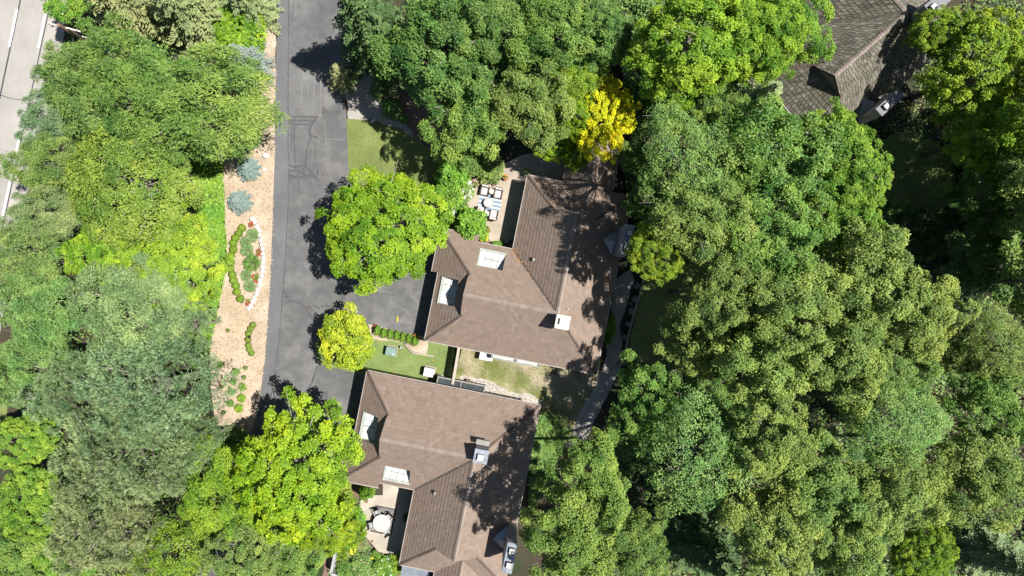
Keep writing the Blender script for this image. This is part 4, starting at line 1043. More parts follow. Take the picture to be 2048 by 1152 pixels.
def shrub(name, label, px, py, rpx, h, kind, col, group=None, cat='shrub', stretch=1.0, flowers=None):
    rg = TREE_RG
    zc = h*0.5; X, Y = W(px, py, zc); R = rpx/PPM*(CAMH-zc)/CAMH
    root = thing(name, label, cat, (X, Y, 0), rg.uniform(0, 6.28) if stretch == 1 else RZ, group)
    f = mesh_obj('foliage', SH[kind], None, root); f.location = (0, 0, h*0.48); f.scale = (R, R*stretch, h*0.52); f.color = jit(COL[col], rg)
    st = mesh_obj('stem', TRUNK[0], None, root); st.scale = (max(0.02, R*0.08),)*2+(h*0.5,)
    if flowers:
        m, n, fs = flowers
        for i in range(n):
            d = Vector((rg.gauss(0, 1), rg.gauss(0, 1), abs(rg.gauss(0.6, 0.5)))).normalized()
            mb = MB(); x, y, z = d.x*R, d.y*R*stretch, h*0.48+d.z*h*0.55; r = fs*rg.uniform(.7, 1.2)
            mb.lathe([(r*.35, z-r*.4), (r*.9, z-r*.1), (r, z+r*.1), (r*.6, z+r*.5), (r*.1, z+r*.62)], 7, x, y)
            mb.build('bloom', M[m], root, True)
    return root

ordw = ['first', 'second', 'third', 'fourth', 'fifth', 'sixth', 'seventh', 'eighth', 'ninth', 'tenth', 'eleventh', 'twelfth', 'thirteenth']
row = [(484, 456), (478, 466), (471, 476), (467, 486), (467, 499), (462, 511), (462, 525), (461, 538), (465, 549), (467, 560), (472, 571), (474, 584), (481, 598)]
for i, (x, y) in enumerate(row):
    shrub('boxwood_ball', '%s clipped boxwood ball of the curved row, counted from the silver blue spruce' % ordw[i], x, y, 7.2, 0.62, 'ball', 'lime2', 'clipped boxwood balls in the curved row')
row = [(506, 650), (501, 658), (497, 667), (496, 680), (497, 691), (499, 699), (503, 706)]
for i, (x, y) in enumerate(row):
    shrub('dwarf_shrub', '%s dark green dwarf shrub from the top of the short curved row on the mulch' % ordw[i], x, y, 6.0, 0.42, 'ball', 'olive', 'dwarf shrubs in the short curved row')
for lab, x, y, r, k, c in (('dark spiky shrub at the top of the lower mulch bed', 471, 744, 7, 'bush', 'green'), ('dark spiky shrub second from the top of the lower mulch bed', 467, 763, 6.5, 'bush', 'green'), ('dark spiky shrub third from the top of the lower mulch bed', 463, 784, 6.5, 'bush', 'green'), ('dark spiky shrub lowest of its file near the pine', 461, 807, 6.5, 'bush', 'green'),
                           ('lime rounded shrub uppermost of three beside the driveway end', 485, 774, 7, 'bush', 'lime2'), ('lime rounded shrub in the middle of three beside the driveway end', 483, 797, 7.5, 'bush', 'lime2'), ('lime rounded shrub lowest of three beside the driveway shadow', 478, 817, 8, 'bush', 'lime2'),
                           ('tiny green shrub nearest the driveway in the lower mulch bed', 491, 736, 4, 'ball', 'mid'), ('tiny olive shrub just below the one nearest the driveway', 488, 755, 4, 'ball', 'mid'), ('tiny green shrub beside the groundcover above the bed', 456, 661, 3.5, 'ball', 'mid'), ('tiny dark shrub at the pine edge of the mulch bed', 443, 774, 4, 'ball', 'deep'), ('tiny dark shrub lowest in the mulch bed by the pine', 447, 825, 4, 'ball', 'deep'), ('straggly weed clump with bare middle at the groundcover edge', 441, 729, 8, 'tuft', 'mid')):
    shrub('shrub', lab, x, y, r, 0.45, k, c, 'small shrubs in the lower mulch bed')
# blue spruces
def bspruce(label, px, py, r, h): tree('blue_spruce', label, px, py, r, h, 'blue', 'silver')
bspruce('silver blue dwarf spruce standing alone above the boxwood row', 479, 404, 23, 1.7)
bspruce('blue green dwarf spruce beside the two white boulders', 496, 338, 23, 1.7)
tree('blue_spruce', 'pale silver spruce with long sprays reaching the driveway edge', 492, 128, 52, 5.0, 'spruce', 'silver')
shrub('lime_bush', 'broad lime green leafy bush between the spruces at the driveway mulch', 480, 66, 50, 2.6, 'bush', 'lime2', cat='bush')
# bed inside the curve
shrub('leafy_plant', 'dark green broad leaved plant in the stone edged bed', 504, 526, 19, 0.8, 'tuft', 'green', cat='plant')
for lab, x, y, r in (('grey green grass clump at the top of the stone edged bed', 505, 470, 15), ('grey green grass clump left of the broad leaved plant', 494, 500, 15), ('grey green grass clump at the bottom of the stone edged bed', 500, 572, 14), ('grey green grass clump below the broad leaved plant', 492, 550, 13), ('grey green grass clump at the upper left of the stone edged bed', 492, 484, 13)):
    shrub('ornamental_grass', lab, x, y, r, 0.5, 'tuft', 'sage', 'grass clumps in the stone edged bed', 'grass clump')
for lab, x, y, r in (('red leaved low plant at the upper tip of the stone border', 503, 449, 5), ('red leaved low plants below the upper grass clump', 519, 505, 7), ('red leaved low plants below the broad leaved plant', 513, 556, 9), ('red leaved low plants at the lower tip of the stone border', 499, 605, 8)):
    shrub('red_perennial', lab, x, y, r, 0.3, 'tuft', 'olive', 'red plants in the stone edged bed', 'plant', flowers=('flower_red', 14, 0.07))
# stone border
def rock_mesh(mb, x, y, z, sx, sy, sz, rg, rz):
    n = 9; c, s_ = math.cos(rz), math.sin(rz)
    prof = ((1.0, 0), (1.06, 0.35), (0.95, 0.75), (0.6, 0.98), (0.15, 1.05))
    jr = [rg.uniform(0.8, 1.15) for _ in range(n)]
    rings = []
    for r, h in prof:
        ring = []
        for k in range(n):
            q = r*jr[k]*rg.uniform(0.93, 1.07); px_, py_ = sx*q*math.cos(6.2832*k/n), sy*q*math.sin(6.2832*k/n)
            ring.append((x+px_*c-py_*s_, y+px_*s_+py_*c, z+sz*h*rg.uniform(0.92, 1.06)))
        rings.append(ring)
    mb.rings(rings)
rg = random.Random(5)
sb = thing('stone_border', 'curved border of white limestone blocks between bed and driveway', 'stone border', (*W(518, 520), 0))
arc = [(506, 438), (511, 445), (515, 453), (518, 462), (521, 471), (523, 480), (525, 489), (526, 498), (527, 507), (527.5, 516), (527, 525), (527, 534), (526, 543), (524, 552), (522, 561), (520, 570), (517, 579), (514, 588), (510, 596), (506, 604), (502, 611), (498, 617)]
bx, by = W(518, 520)
for i, (x, y) in enumerate(arc):
    X, Y = W(x, y); mb = MB(); rock_mesh(mb, X-bx, Y-by, -0.03, 0.19*rg.uniform(.85, 1.2), 0.21*rg.uniform(.9, 1.1), 0.28*rg.uniform(.8, 1.3), rg, math.atan2(-1, 0.35*(i-10)/10)+math.pi/2); mb.build('stone', M['stone'], sb)
def boulder(label, px, py, sx, sy, h, mat='boulder', rz=0.3, group=None):
    t = thing('boulder', label, 'boulder', (*W(px, py), 0), rz, group)
    mb = MB(); rock_mesh(mb, 0, 0, -0.05, sx, sy, h, rg, 0); mb.build('rock', M[mat], t)
boulder('white boulder at the edge of the mulch beside the blue green dwarf spruce', 533, 312, 0.30, 0.22, 0.3, 'stone')
boulder('small white stone just below the white boulder on the mulch', 528, 340, 0.2, 0.12, 0.2, 'stone', 0.9)
boulder('grey stump like rock between the pines and the groundcover', 382, 702, 0.55, 0.3, 0.6, 'boulder', -0.6)
boulder('pale rock at the corner of lawn and gravel bed', 745, 242, 0.25, 0.15, 0.2, 'stone', 0.5)
for i, (x, y, lab) in enumerate(((1280, 545, 'grey boulder at the top of the stone line beside the timber edging'), (1273, 572, 'grey boulder second from the top of the stone line by the path'), (1268, 598, 'grey boulder in the middle of the stone line by the path'), (1262, 622, 'grey boulder below the middle of the stone line by the path'), (1257, 648, 'grey boulder near the lower end of the stone line by the path'), (1251, 674, 'grey boulder last of the stone line by the path'), (1239, 728, 'pale boulder at the bend of the gravel path'))):
    boulder(lab, x, y, 0.3, 0.24, 0.4, 'boulder', i*0.7, 'boulders along the gravel path')
# coiled hose-like twigs and timber edging right of the path
te = thing('timber_edging', 'long weathered timber edging between stone line and shaded lawn', 'edging', (*W(1275, 610), 0))
ex, ey = W(1275, 610); pl = [(1297, 515), (1288, 552), (1278, 590), (1267, 628), (1257, 666), (1247, 715)]
for a, b in zip(pl, pl[1:]):
    A, B = Vector(W(*a)), Vector(W(*b)); d = (B-A).normalized(); A = A+d*0.02; B = B-d*0.02
    mb = MB(); bar(mb, 1, (A.x-ex, A.y-ey), (B.x-ex, B.y-ey), 0.15, 0, 0.3); mb.build('timber', M['timber'], te)
te = thing('timber_edging', 'low angled timber edging around the mulch below the hedge', 'edging', (*W(826, 703), 0))
ex, ey = W(826, 703)
for a, b in (((811, 687), (825, 704)), ((825.5, 705), (868, 712))):
    A, B = W(*a), W(*b); mb = MB(); bar(mb, 1, (A[0]-ex, A[1]-ey), (B[0]-ex, B[1]-ey), 0.14, 0, 0.22); mb.build('timber', M['timber'], te)
# hedge by the apron
for i, (x, y) in enumerate([(756, 661), (769, 666), (782, 668.5), (795, 671), (807.5, 674), (819, 677), (831, 682)]):
    shrub('hedge_bush', '%s upright green bush of the hedge row below the apron, counted from the yellow tree' % ordw[i], x, y, 7, 1.0, 'yew', 'fresh', 'hedge bushes in the row by the apron', stretch=1.35)
shrub('orange_shrub', 'small orange leaved plant at the end of the hedge row', 832, 673, 5, 0.5, 'ball', 'green', cat='plant', flowers=('flower_orange', 16, 0.08))
shrub('red_plant', 'dark red low plant at the yellow tree end of the hedge row', 752, 655, 5, 0.35, 'ball', 'green', cat='plant', flowers=('flower_red', 12, 0.07))
# planting around the upper patio
shrub('bush', 'tall bright green bush between lime maple and white hydrangea', 902, 352, 30, 2.6, 'bush', 'fresh', cat='bush')
shrub('bush', 'bright green bush against the lime maple beside the grey fence panel', 895, 400, 30, 2.4, 'bush', 'fresh', cat='bush')
shrub('bush', 'grey green shrub at the top edge of the striped rug patio', 980, 338, 27, 1.6, 'bush', 'mid', cat='bush')
shrub('bush', 'dark green shrub above the white hydrangea', 940, 325, 28, 1.6, 'bush', 'green', cat='bush')
shrub('bush', 'round green shrub over the garage corner below the patio chairs', 940, 450, 31, 2.9, 'bush', 'fresh', cat='bush')
shrub('hydrangea', 'white flowering hydrangea beside the striped rug patio', 931, 384, 15, 1.2, 'bush', 'pale', cat='hydrangea', stretch=1.5, flowers=('flower_white', 34, 0.10))
shrub('flowering_plant', 'pink flowering plant between hydrangea and white armchair', 951, 366, 8, 0.7, 'bush', 'mid', cat='plant', flowers=('flower_pink', 16, 0.07))
shrub('bush', 'low green shrub below the hydrangea at the fence panel', 922, 420, 15, 1.0, 'bush', 'mid', cat='bush')
shrub('flowering_plant', 'yellow flowering plant in the corner of the striped rug patio', 968, 474, 9, 0.7, 'bush', 'lime2', cat='plant', flowers=('flower_yellow', 18, 0.08))
shrub('flowering_plant', 'orange and yellow flowers above the yellow plant by the patio edge', 973, 460, 7, 0.6, 'bush', 'mid', cat='plant', flowers=('flower_orange', 12, 0.06))
shrub('bush', 'low green plant in shade along the patio eave', 997, 491, 14, 0.7, 'bush', 'fresh', cat='plant', stretch=0.6)
shrub('flowering_plant', 'orange flower clump at the top edge of the patio', 1011, 355, 5, 0.6, 'ball', 'green', cat='plant', flowers=('flower_orange', 10, 0.07))
shrub('bush', 'dark shrub inside the shaded gravel bed near the lawn', 757, 182, 15, 1.0, 'bush', 'deep', cat='bush')
shrub('bush', 'dark shrub between the gravel bed and the brown mulch', 783, 218, 18, 0.9, 'bush', 'deep', cat='bush')
shrub('bush', 'small bright shrub in the brown mulch above the lawn', 808, 238, 9, 0.6, 'bush', 'green', cat='bush')
# garden of the dining patio
for lab, x, y, r, h, k, c, fl in (('green shrub at the fence corner of the flower garden', 690, 1070, 24, 1.2, 'bush', 'fresh', None), ('large leafy green shrub between maple and dining patio', 705, 1040, 24, 1.6, 'bush', 'fresh', None), ('yellow flowering clump in the middle of the flower garden', 704, 1100, 8, 0.6, 'bush', 'lime', ('flower_yellow', 24, 0.09)),
      ('blue green spiky plant near the dining patio edge', 735, 1111, 10, 0.6, 'tuft', 'blue', None), ('yellow flower tuft at the patio edge', 746, 1112, 5, 0.5, 'bush', 'lime', ('flower_yellow', 12, 0.07)), ('brownish low shrub along the patio curve', 722, 1086, 13, 0.6, 'bush', 'khaki', None), ('pale green plant at the patio bulge', 722, 1070, 10, 0.6, 'bush', 'sage', None),
      ('olive green shrub with pale blooms in the flower garden', 720, 1132, 22, 1.0, 'bush', 'mid', ('flower_pink', 14, 0.05)), ('white flowering shrub at the bottom end of the dining patio', 770, 1134, 22, 1.0, 'bush', 'fresh', ('flower_white', 30, 0.06)), ('lime green shrub beside the white flowering shrub', 795, 1128, 18, 1.0, 'bush', 'lime2', ('flower_pink', 8, 0.05)), ('lime green grassy plant along the grey garden fence', 682, 1110, 15, 0.8, 'tuft', 'lime2', None), ('green shrub at the bottom edge of the flower garden', 690, 1142, 20, 1.0, 'bush', 'green', None), ('green vine trailing from the maple onto the roof corner', 735, 981, 15, 2.6, 'bush', 'fresh', None), ('dark green plants in shade along the dining patio wall', 814, 1035, 9, 0.8, 'bush', 'deep', None)):
    shrub('garden_shrub', lab, x, y, r, h, k, c, 'flower garden of the dining patio', 'plant', flowers=fl)
shrub('bush', 'dark shrub at the shaded end of the driveway under the big maple', 470, 880, 24, 1.4, 'bush', 'deep', cat='bush')
shrub('bush', 'shaded bush at the corner of the lower house by the path', 1218, 660, 12, 1.2, 'bush', 'fresh', cat='bush', stretch=2.2)

# groundcover and undergrowth (uncountable)
def cover(name, label, polys, n, zr_, leaf, col, seed, mat='leaf'):
    rg_ = np.random.default_rng(seed); Vs = []; Ts = []
    for poly in polys:
        pts = np.array([W(*p) for p in poly]); lo, hi = pts.min(0), pts.max(0)
        P = rg_.uniform(lo, hi, (n*3, 2)); x, y = P[:, 0], P[:, 1]; ins = np.zeros(len(P), bool)
        for i in range(len(pts)):
            x1, y1 = pts[i]; x2, y2 = pts[(i+1) % len(pts)]
            ins ^= ((y1 > y) != (y2 > y)) & (x < (x2-x1)*(y-y1)/(y2-y1+1e-12)+x1)
        P = P[ins][:n]; m = len(P)
        hgt = (0.5+0.5*np.sin(P[:, 0]*1.7+1.3*np.sin(P[:, 1]*1.1))*np.sin(P[:, 1]*1.9+0.7))
        keep = rg_.uniform(0, 1, m) < 0.35+0.65*hgt
        P = P[keep]; hgt = hgt[keep]; m = len(P)
        z = zr_[0]+(zr_[1]-zr_[0])*hgt*rg_.uniform(0.5, 1, m)
        a = rg_.uniform(0, 6.28, m)
        D = unit(np.stack([np.cos(a), np.sin(a), rg_.uniform(-0.2, 0.5, m)], 1)); Nn = unit(np.tile([0, 0, 1.0], (m, 1))+rg_.normal(scale=0.4, size=(m, 3))); Nn = unit(Nn-D*np.sum(Nn*D, 1, keepdims=True))
        Vs.append(kites(np.column_stack([P, z]), D, Nn, leaf*rg_.uniform(.6, 1.3, m), leaf*0.35*rg_.uniform(.6, 1.3, m))); Ts.append(np.clip(rg_.normal(0.5, 0.22, m), 0, 1))
    o = quads_obj(name, np.concatenate(Vs), np.concatenate(Ts), M[mat]); o.color = (*COL[col], 1)
    return tag(o, label, 'undergrowth', kind='stuff')
cover('groundcover', 'bright green ground cover strip along the mulch bed', [[(385, 330), (445, 300), (450, 400), (455, 520), (440, 600), (420, 700), (395, 740), (370, 700), (400, 560)]], 15000, (0.05, 0.5), 0.2, 'fresh', 31)
cover('undergrowth', 'dark leafy undergrowth on the woodland floor', [[(1290, 230), (1500, 160), (1700, 260), (1760, 480), (1960, 480), (2100, 420), (2100, 1200), (1060, 1200), (1150, 960), (1240, 790), (1390, 760), (1410, 470), (1300, 440)], [(780, -40), (1500, -40), (1480, 200), (1260, 280), (1240, 130), (1000, 220), (900, 100)], [(1700, 380), (1900, 440), (1940, 200), (2100, 150), (2100, 480), (1800, 520)]], 45000, (0.1, 1.5), 0.26, 'deep', 32)
cover('plants_and_shade_fill', 'low plants around the far house, and dark ones added as shade along the gravel path', [[(1700, 250), (1830, 190), (1850, 60), (1960, -20), (2100, -20), (2100, 480), (1720, 520)], [(1262, 720), (1400, 760), (1300, 900), (1220, 1000), (1150, 1080), (1215, 870)], [(1085, 815), (1140, 860), (1090, 960), (1060, 1040), (1060, 900)], [(1245, 330), (1310, 300), (1330, 480), (1290, 520), (1262, 420)]], 9000, (0.03, 0.7), 0.22, 'deep', 36)  # path-side plants are added in place of the tall trees' shade
cover('roadside_undergrowth', 'green undergrowth below the roadside trees', [[(150, -40), (480, -40), (440, 300), (390, 400), (400, 560), (370, 720), (420, 860), (420, 1200), (40, 1200), (60, 850), (60, 560), (110, 300)]], 22000, (0.1, 1.2), 0.24, 'green', 33)
cover('garden_undergrowth', 'low mixed greenery filling the flower garden', [[(660, 960), (722, 1000), (716, 1040), (728, 1072), (752, 1108), (800, 1122), (810, 1190), (660, 1190)]], 5000, (0.05, 0.5), 0.17, 'pale', 34)
cover('driveway_end_undergrowth', 'dark shaded plants at the lower end of the mulch bed', [[(425, 850), (490, 862), (520, 900), (470, 1000), (420, 960)]], 3500, (0.05, 0.7), 0.2, 'green', 35)

# ================================================================ OBJECTS
def fence(label, pts_px, h, mat, bw=0.14, post_every=1.3):
    A = W(*pts_px[0]); t = thing('fence', label, 'fence', (*A, 0))
    P = [Vector(W(*p))-Vector(A) for p in pts_px]
    for a, b in zip(P, P[1:]):
        d = b-a; L = d.length; u = d/L; q = Vector((-u.y, u.x))
        n = int(L/bw)
        for i in range(n):
            c0 = a+u*(L*(i+0.04)/n); c1 = a+u*(L*(i+0.96)/n)
            mb = MB(); bar(mb, 1, c0, c1, 0.022, 0.05, h-0.06); mb.build('board', mat, t)
        k = max(1, round(L/post_every))
        for i in range(k+1):
            c = a+u*(L*i/k)+q*0.06
            mb = MB(); mb.box(c.x, c.y, 0, 0.09, 0.09, h-0.055, math.atan2(u.y, u.x)); mb.build('post', mat, t)
        for z in (0.35, h-0.45):
            mb = MB(); bar(mb, 1, a+q*0.035, b+q*0.035, 0.04, z, z+0.09); mb.build('rail', mat, t)
        mb = MB(); bar(mb, 1, a+q*0.02, b+q*0.02, 0.20, h-0.055, h-0.01); mb.build('cap_rail', mat, t)
    return t
fence('pale timber fence dividing green turf from the worn yard', [(921, 690), (908.5, 762)], 1.75, M['fence'])
fence('short grey fence panel beside the white hydrangea', [(923, 342), (919, 366)], 1.6, M['fence_grey'])
fence('short grey fence panel behind the round green shrub', [(913, 405), (908, 445)], 1.6, M['fence_grey'])
fence('grey corner fence enclosing the flower garden', [(683, 1072), (671, 1132), (682, 1138)], 1.5, M['fence_grey'])

def ac_unit(label, px, py, sx, sy, h, rz):
    X, Y = W(px, py, h); t = thing('air_conditioner', label, 'air conditioner', (X, Y, 0), rz, 'air conditioners between the houses')
    mb = MB(); mb.box(0, 0, 0, sx+0.12, sy+0.12, 0.06); mb.build('base_pad', M['patio'], t)
    mb = MB(); mb.box(0, 0, 0.06, sx, sy, h, bev=0.03); b = mb.build('casing', M['white_plastic'], t)
    for k in range(7):
        mb = MB(); mb.box(sx/2+0.006, 0, 0.15+k*(h-0.3)/7, 0.012, sy*0.85, 0.15+k*(h-0.3)/7+0.05); mb.build('louvre', M['flue'], b)
    mb = MB(); mb.lathe([(sx*0.3, h+0.002), (sx*0.3, h+0.02), (sx*0.27, h+0.022)], 20); mb.build('fan_guard', M['white_plastic'], t)
ac_unit('white air conditioner on the green turf by the lower house', 857, 745, 0.78, 0.68, 0.85, RZ)
ac_unit('long white air conditioner under the eave of the upper house', 972, 713, 1.05, 0.62, 0.85, RZ)
t = thing('utility_cabinet', 'green utility cabinet on the turf island', 'utility box', (*W(781, 703, 0.7), 0), RZ)
mb = MB(); mb.box(0, 0, 0, 0.85, 0.80, 0.05); mb.build('base_pad', M['patio'], t)
mb = MB(); mb.box(0, 0, 0.05, 0.72, 0.66, 0.62); mb.build('cabinet', M['green_box'], t)
mb = MB(); mb.box(0, 0, 0.62, 0.78, 0.70, 0.70, bev=0.02); ld = mb.build('lid', M['green_box'], t)
mb = MB(); mb.box(0.25, -0.18, 0.70, 0.09, 0.09, 0.715); mb.build('sticker', M['white_plastic'], ld)
t = thing('cable_pedestal', 'small pale green cable box beside the utility cabinet', 'utility box', (*W(802, 695, 0.45), 0), RZ)
mb = MB(); mb.box(0, 0, 0, 0.14, 0.14, 0.12); mb.build('stake', M['green_box'], t)
mb = MB(); mb.box(0, 0, 0.12, 0.2, 0.18, 0.45, taper=0.08, bev=0.02); mb.build('cover', M['copper'], t)
t = thing('wheel_stop', 'small yellow marker block lying on the upper apron', 'wheel stop', (*W(795, 638), 0.026), RZ+math.radians(8))
mb = MB(); mb.box(0, 0, 0, 0.12, 0.48, 0.09, taper=0.15, bev=0.015); mb.build('block', M['paint_yellow'], t)
mb = MB(); mb.box(0, 0.2, 0.09, 0.03, 0.03, 0.1); mb.box(0, -0.2, 0.09, 0.03, 0.03, 0.1); mb.build('bolt', M['steel'], t)
# striped-rug patio
t = thing('rug', 'blue and white striped outdoor rug on the upper patio', 'rug', (*W(978, 412), 0.062), RZ)
mb = MB(); mb.box(0, 0, 0, 1.78, 1.95, 0.012); mb.build('weave', M['rug_stripe'], t)
def armchair(label, px, py, rz, z0):
    X, Y = W(px, py, 0.5); t = thing('patio_armchair', label, 'armchair', (X, Y, z0), rz, 'white cushioned armchairs on the upper patio')
    mb = MB(); mb.box(0, 0.02, 0.06, 0.60, 0.70, 0.24, bev=0.02); mb.build('frame', M['wicker'], t)
    for sx in (-1, 1):
        for sy in (-0.27, 0.31):
            mb = MB(); mb.box(sx*0.25, sy, 0, 0.05, 0.05, 0.07); mb.build('leg', M['wicker'], t)
        mb = MB(); mb.box(sx*0.315, 0.0, 0.0, 0.06, 0.72, 0.52, bev=0.02); mb.build('arm', M['wicker'], t)
    mb = MB(); mb.box(0, -0.06, 0.24, 0.54, 0.56, 0.40, bev=0.05); mb.build('seat_cushion', M['cushion'], t)
    mb = MB(); mb.rings([[(-0.27, 0.22, 0.36), (0.27, 0.22, 0.36), (0.27, 0.37, 0.36), (-0.27, 0.37, 0.36)], [(-0.27, 0.28, 0.70), (0.27, 0.28, 0.70), (0.27, 0.43, 0.70), (-0.27, 0.43, 0.70)], [(-0.23, 0.31, 0.76), (0.23, 0.31, 0.76), (0.23, 0.40, 0.76), (-0.23, 0.40, 0.76)]]); mb.build('back_cushion', M['cushion'], t)
    mb = MB(); mb.rings([[(-0.29, 0.375, 0.2), (0.29, 0.375, 0.2), (0.29, 0.42, 0.2), (-0.29, 0.42, 0.2)], [(-0.29, 0.445, 0.66), (0.29, 0.445, 0.66), (0.29, 0.49, 0.66), (-0.29, 0.49, 0.66)]]); mb.build('backrest', M['wicker'], t)
armchair('white cushioned armchair nearest the hydrangea, its back to the top patio edge', 969, 381, RZ, 0.062)
armchair('white cushioned armchair of the upper pair nearest the house wall', 996, 387, RZ, 0.062)
armchair('white cushioned armchair of the lower pair beside the round green shrub', 961, 422, RZ+math.pi, 0.076)
armchair('white cushioned armchair of the lower pair nearest the house wall', 987, 429, RZ+math.pi, 0.076)
def drum(label, px, py, r, h, mat, z0, name='side_table', cat='side table', group=None):
    X, Y = W(px, py, h); t = thing(name, label, cat, (X, Y, z0), 0, group)
    mb = MB(); mb.lathe([(r*0.82, 0), (r*0.7, h*0.5), (r*0.84, h-0.05)], 24); mb.build('drum_base', M[mat], t, True)
    mb = MB(); mb.lathe([(r*0.97, h-0.05), (r, h-0.04), (r, h-0.01), (r*0.98, h)], 28); tp = mb.build('table_top', M[mat], t)
    mb = MB(); mb.lathe([(r*0.62, h+0.001), (r*0.62, h+0.006), (r*0.58, h+0.007)], 24); mb.build('inset_disc', M['flue'], tp)
drum('small round side table between the upper pair of armchairs', 983.5, 383, 0.22, 0.48, 'table_stone', 0.062)
drum('small round side table between the lower pair of armchairs', 974, 427, 0.22, 0.48, 'table_stone', 0.076)
drum('large round stone coffee table in the centre of the striped rug', 977, 405.5, 0.40, 0.42, 'table_stone', 0.076, 'coffee_table', 'coffee table')
t = thing('storage_bench', 'dark wooden bench box in the shade of the upper house wall', 'bench', (*W(1018, 478, 0.5), 0.062), math.radians(32))
mb = MB(); mb.box(0, 0, 0.02, 0.8, 0.42, 0.42); mb.build('chest', M['timber'], t)
for k in range(4):
    mb = MB(); mb.box(0, -0.165+k*0.11, 0.42, 0.86, 0.10, 0.46, bev=0.008); mb.build('slat', M['timber'], t)
t = thing('garden_chair', 'white garden chair behind the short grey fence panel', 'chair', (*W(893, 436, 0.4), 0), 0.7)
mb = MB(); mb.box(0, 0, 0.40, 0.48, 0.46, 0.44, bev=0.012); mb.build('seat', M['white_plastic'], t)
mb = MB(); mb.box(0, 0.24, 0.44, 0.48, 0.04, 0.85, bev=0.012); mb.build('backrest', M['white_plastic'], t)
for sx in (-0.2, 0.2):
    for sy in (-0.19, 0.19):
        mb = MB(); mb.tube((sx, sy, 0), (sx*0.95, sy*0.95, 0.40), 0.022, 0.022); mb.build('leg', M['white_plastic'], t)
# dining patio
t = thing('rug', 'dark grey bordered rug under the round dining table', 'rug', (*W(767, 1040), 0.062), RZ)
mb = MB(); mb.box(0, 0, 0, 1.72, 2.16, 0.010); mb.build('border', M['rug_dark'], t)
mb = MB(); mb.box(0, 0, 0.010, 1.50, 1.94, 0.014); mb.build('field', M['rug_grey'], t)
t = thing('dining_table', 'round white patio dining table on the dark rug', 'table', (*W(763.5, 1046, 0.74), 0.078), 0)
mb = MB(); mb.lathe([(0.30, 0), (0.28, 0.04), (0.06, 0.07), (0.05, 0.66), (0.2, 0.70)], 20); mb.build('pedestal', M['dark_metal'], t, True)
mb = MB(); mb.lathe([(0.67, 0.70), (0.69, 0.71), (0.69, 0.735), (0.675, 0.745)], 44); tp = mb.build('table_top', M['table_white'], t)
mb = MB(); mb.lathe([(0.27, 0.7455), (0.27, 0.753), (0.25, 0.755)], 32); td = mb.build('turntable', M['flue'], tp)
for dx in (-0.07, 0.0, 0.07):
    mb = MB(); mb.box(dx, 0, 0.755, 0.03, 0.26, 0.762, -0.5); mb.build('slot', M['table_white'], td)
def dining_chair(label, px, py, rz):
    X, Y = W(px, py, 0.45); t = thing('dining_chair', label, 'chair', (X, Y, 0.078), rz, 'black dining chairs around the round table')
    for sx in (-0.23, 0.23):
        for sy in (-0.21, 0.21):
            mb = MB(); mb.tube((sx, sy, 0), (sx, sy, 0.63 if sy < 0 else 0.9), 0.018, 0.018); mb.build('leg', M['dark_metal'], t)
        mb = MB(); mb.box(sx, 0.0, 0.635, 0.055, 0.46, 0.66, bev=0.008); mb.build('armrest', M['table_stone'], t)
    mb = MB(); mb.box(0, 0, 0.42, 0.42, 0.42, 0.45, bev=0.01); mb.build('seat', M['grey_sling'], t)
    mb = MB(); mb.rings([[(-0.22, 0.20, 0.46), (0.22, 0.20, 0.46), (0.22, 0.23, 0.46), (-0.22, 0.23, 0.46)], [(-0.22, 0.25, 0.92), (0.22, 0.25, 0.92), (0.22, 0.28, 0.92), (-0.22, 0.28, 0.92)]]); mb.build('backrest', M['dark_metal'], t)
for lab, x, y, a in (('black dining chair on the roof corner side of the round table', 755, 1024, 18), ('black dining chair facing the round table from the house wall side', 779.5, 1033, -42), ('black dining chair at the lower right of the round table', 773, 1063, -152), ('black dining chair mostly hidden at the left of the round table', 744, 1050, 98)):
    dining_chair(lab, x, y, math.radians(a))
def pot(label, px, py, r, h, mat, z0=0.062, plant=None, name='planter'):
    X, Y = W(px, py, h); t = thing(name, label, 'planter', (X, Y, z0), 0)
    mb = MB(); mb.lathe([(r*0.7, 0), (r*0.95, h*0.85), (r, h*0.86), (r, h), (r*0.86, h), (r*0.82, h*0.85)], 20); mb.build('pot', M[mat], t, True)
    mb = MB(); mb.lathe([(r*0.83, h*0.82), (r*0.8, h*0.88)], 16); mb.build('soil', M['mulch_dark'], t)
    if plant:
        f = mesh_obj('foliage', SH['bush'], None, t); f.location = (0, 0, h+0.1); f.scale = (r*1.3, r*1.3, 0.2); f.color = (*COL[plant], 1)
t = thing('kettle_grill', 'teal round lidded grill at the corner of the dining patio', 'grill', (*W(729, 992, 0.9), 0.062))
for k in range(3):
    a = 2.1*k; mb = MB(); mb.tube((0.28*math.cos(a), 0.28*math.sin(a), 0), (0.16*math.cos(a), 0.16*math.sin(a), 0.5), 0.02, 0.02); mb.build('leg', M['dark_metal'], t)
mb = MB(); mb.lathe([(0.06, 0.42), (0.2, 0.47), (0.29, 0.6), (0.31, 0.70)], 24); mb.build('bowl', M['teal_bin'], t, True)
mb = MB(); mb.lathe([(0.315, 0.70), (0.30, 0.80), (0.2, 0.90), (0.05, 0.935)], 24); ld = mb.build('lid', M['teal_bin'], t, True)
mb = MB(); mb.tube((-0.07, 0, 0.96), (0.07, 0, 0.96), 0.015, 0.015); mb.tube((-0.07, 0, 0.92), (-0.07, 0, 0.96), 0.01, 0.01); mb.tube((0.07, 0, 0.92), (0.07, 0, 0.96), 0.01, 0.01); mb.build('handle', M['dark_metal'], ld)
pot('orange terracotta pot beside the teal grill', 733, 1003, 0.14, 0.26, 'terracotta')
pot('small dark pot with plant at the curve of the dining patio', 751, 1104, 0.16, 0.25, 'dark_metal', plant='green')
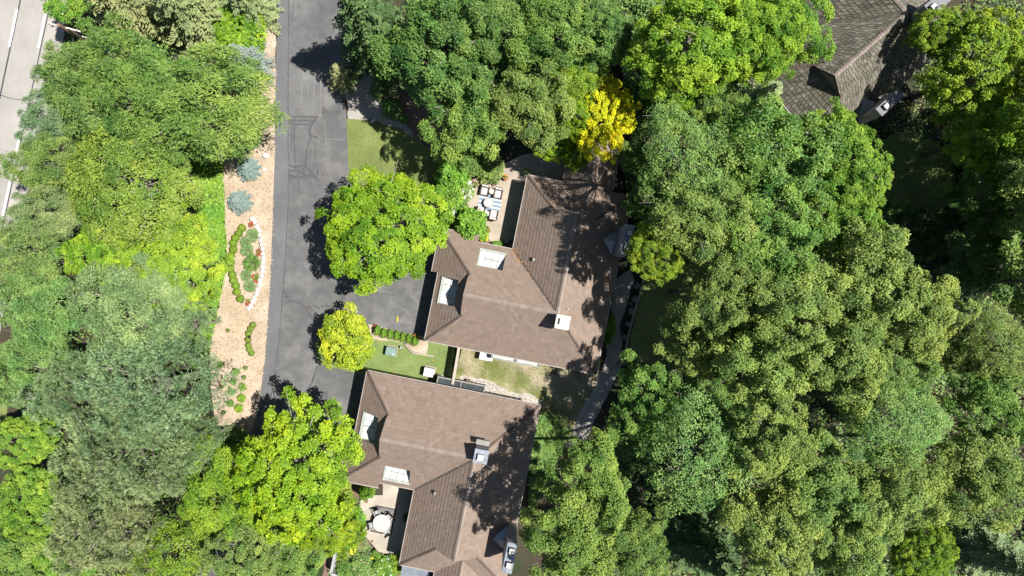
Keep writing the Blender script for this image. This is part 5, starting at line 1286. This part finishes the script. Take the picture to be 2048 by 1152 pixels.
pot('small brown pot standing alone near the patio curve', 745, 1083, 0.09, 0.14, 'terracotta')
pot('dark planter with greenery at the bottom corner of the dining patio', 779, 1116, 0.17, 0.35, 'dark_metal', plant='deep')
pot('pale pot with green plant at the house corner of the upper patio', 1053, 345, 0.2, 0.45, 'boulder', plant='sage')
pot('small white pot beside the yellow flowers on the upper patio', 962, 476, 0.1, 0.25, 'white_plastic', plant='fresh')
# path light on the mulch
t = thing('path_light', 'small black path light among the dwarf shrubs', 'path light', (*W(503, 673), 0))
mb = MB(); mb.tube((0, 0, 0), (0, 0, 0.42), 0.018, 0.015); mb.build('stake', M['dark_metal'], t)
mb = MB(); mb.lathe([(0.12, 0.42), (0.12, 0.435), (0.03, 0.52)], 14); mb.build('lamp_shade', M['dark_metal'], t)
# tools and pots along the lower house wall
for lab, x, y, m in (('dark clutter pot at the left end of the lower house bay', 877, 752, 'dark_metal'), ('white bucket beside the lower house bay', 884, 755, 'white_plastic'), ('dark planter in front of the lower house bay', 935, 762, 'dark_metal'), ('pale statue like pot in front of the lower house bay', 943, 764, 'flue')):
    pot(lab, x, y, 0.17, 0.4, m, 0.012)
# utility pole at the road
px_, py_ = W(121, 52, 9.6)
t = thing('utility_pole', 'wooden utility pole with pale crossarm beside the road', 'utility pole', (px_, py_, 0), 0)
mb = MB(); mb.tube((0, 0, 0), (0, 0, 9.8), 0.17, 0.12, 12); mb.build('pole', M['pole_wood'], t)
mb = MB(); mb.box(0.0, 0.05, 9.15, 2.2, 0.10, 9.27, math.radians(-14.5)); arm = mb.build('crossarm', M['arm_wood'], t)
for k in (-0.95, -0.4, 0.4, 0.95):
    c, s_ = math.cos(math.radians(-14.5)), math.sin(math.radians(-14.5))
    mb = MB(); mb.lathe([(0.03, 9.27), (0.06, 9.31), (0.04, 9.36), (0.06, 9.40), (0.02, 9.46)], 10, k*c, 0.05+k*s_); mb.build('insulator', M['flue'], arm)
mb = MB(); mb.box(0.55, -0.20, 8.3, 1.3, 0.08, 8.38, math.radians(-14.5)); mb.build('lower_arm', M['arm_wood'], t)
mb = MB(); mb.lathe([(0.2, 6.5), (0.22, 6.55), (0.22, 7.3), (0.15, 7.42), (0.05, 7.45)], 16, 0.28, -0.28); tr = mb.build('transformer', M['steel'], t, True)
mb = MB(); mb.lathe([(0.03, 7.4), (0.05, 7.5), (0.03, 7.6)], 8, 0.22, -0.24); mb.lathe([(0.03, 7.4), (0.05, 7.5), (0.03, 7.6)], 8, 0.34, -0.3); mb.build('bushing', M['flue'], tr)
mb = MB(); mb.tube((0.1, 0, 8.3), (0.75, -0.12, 9.15), 0.02, 0.02, 6); mb.tube((-0.1, 0, 8.3), (-0.6, 0.2, 9.15), 0.02, 0.02, 6); mb.build('brace', M['steel'], t)
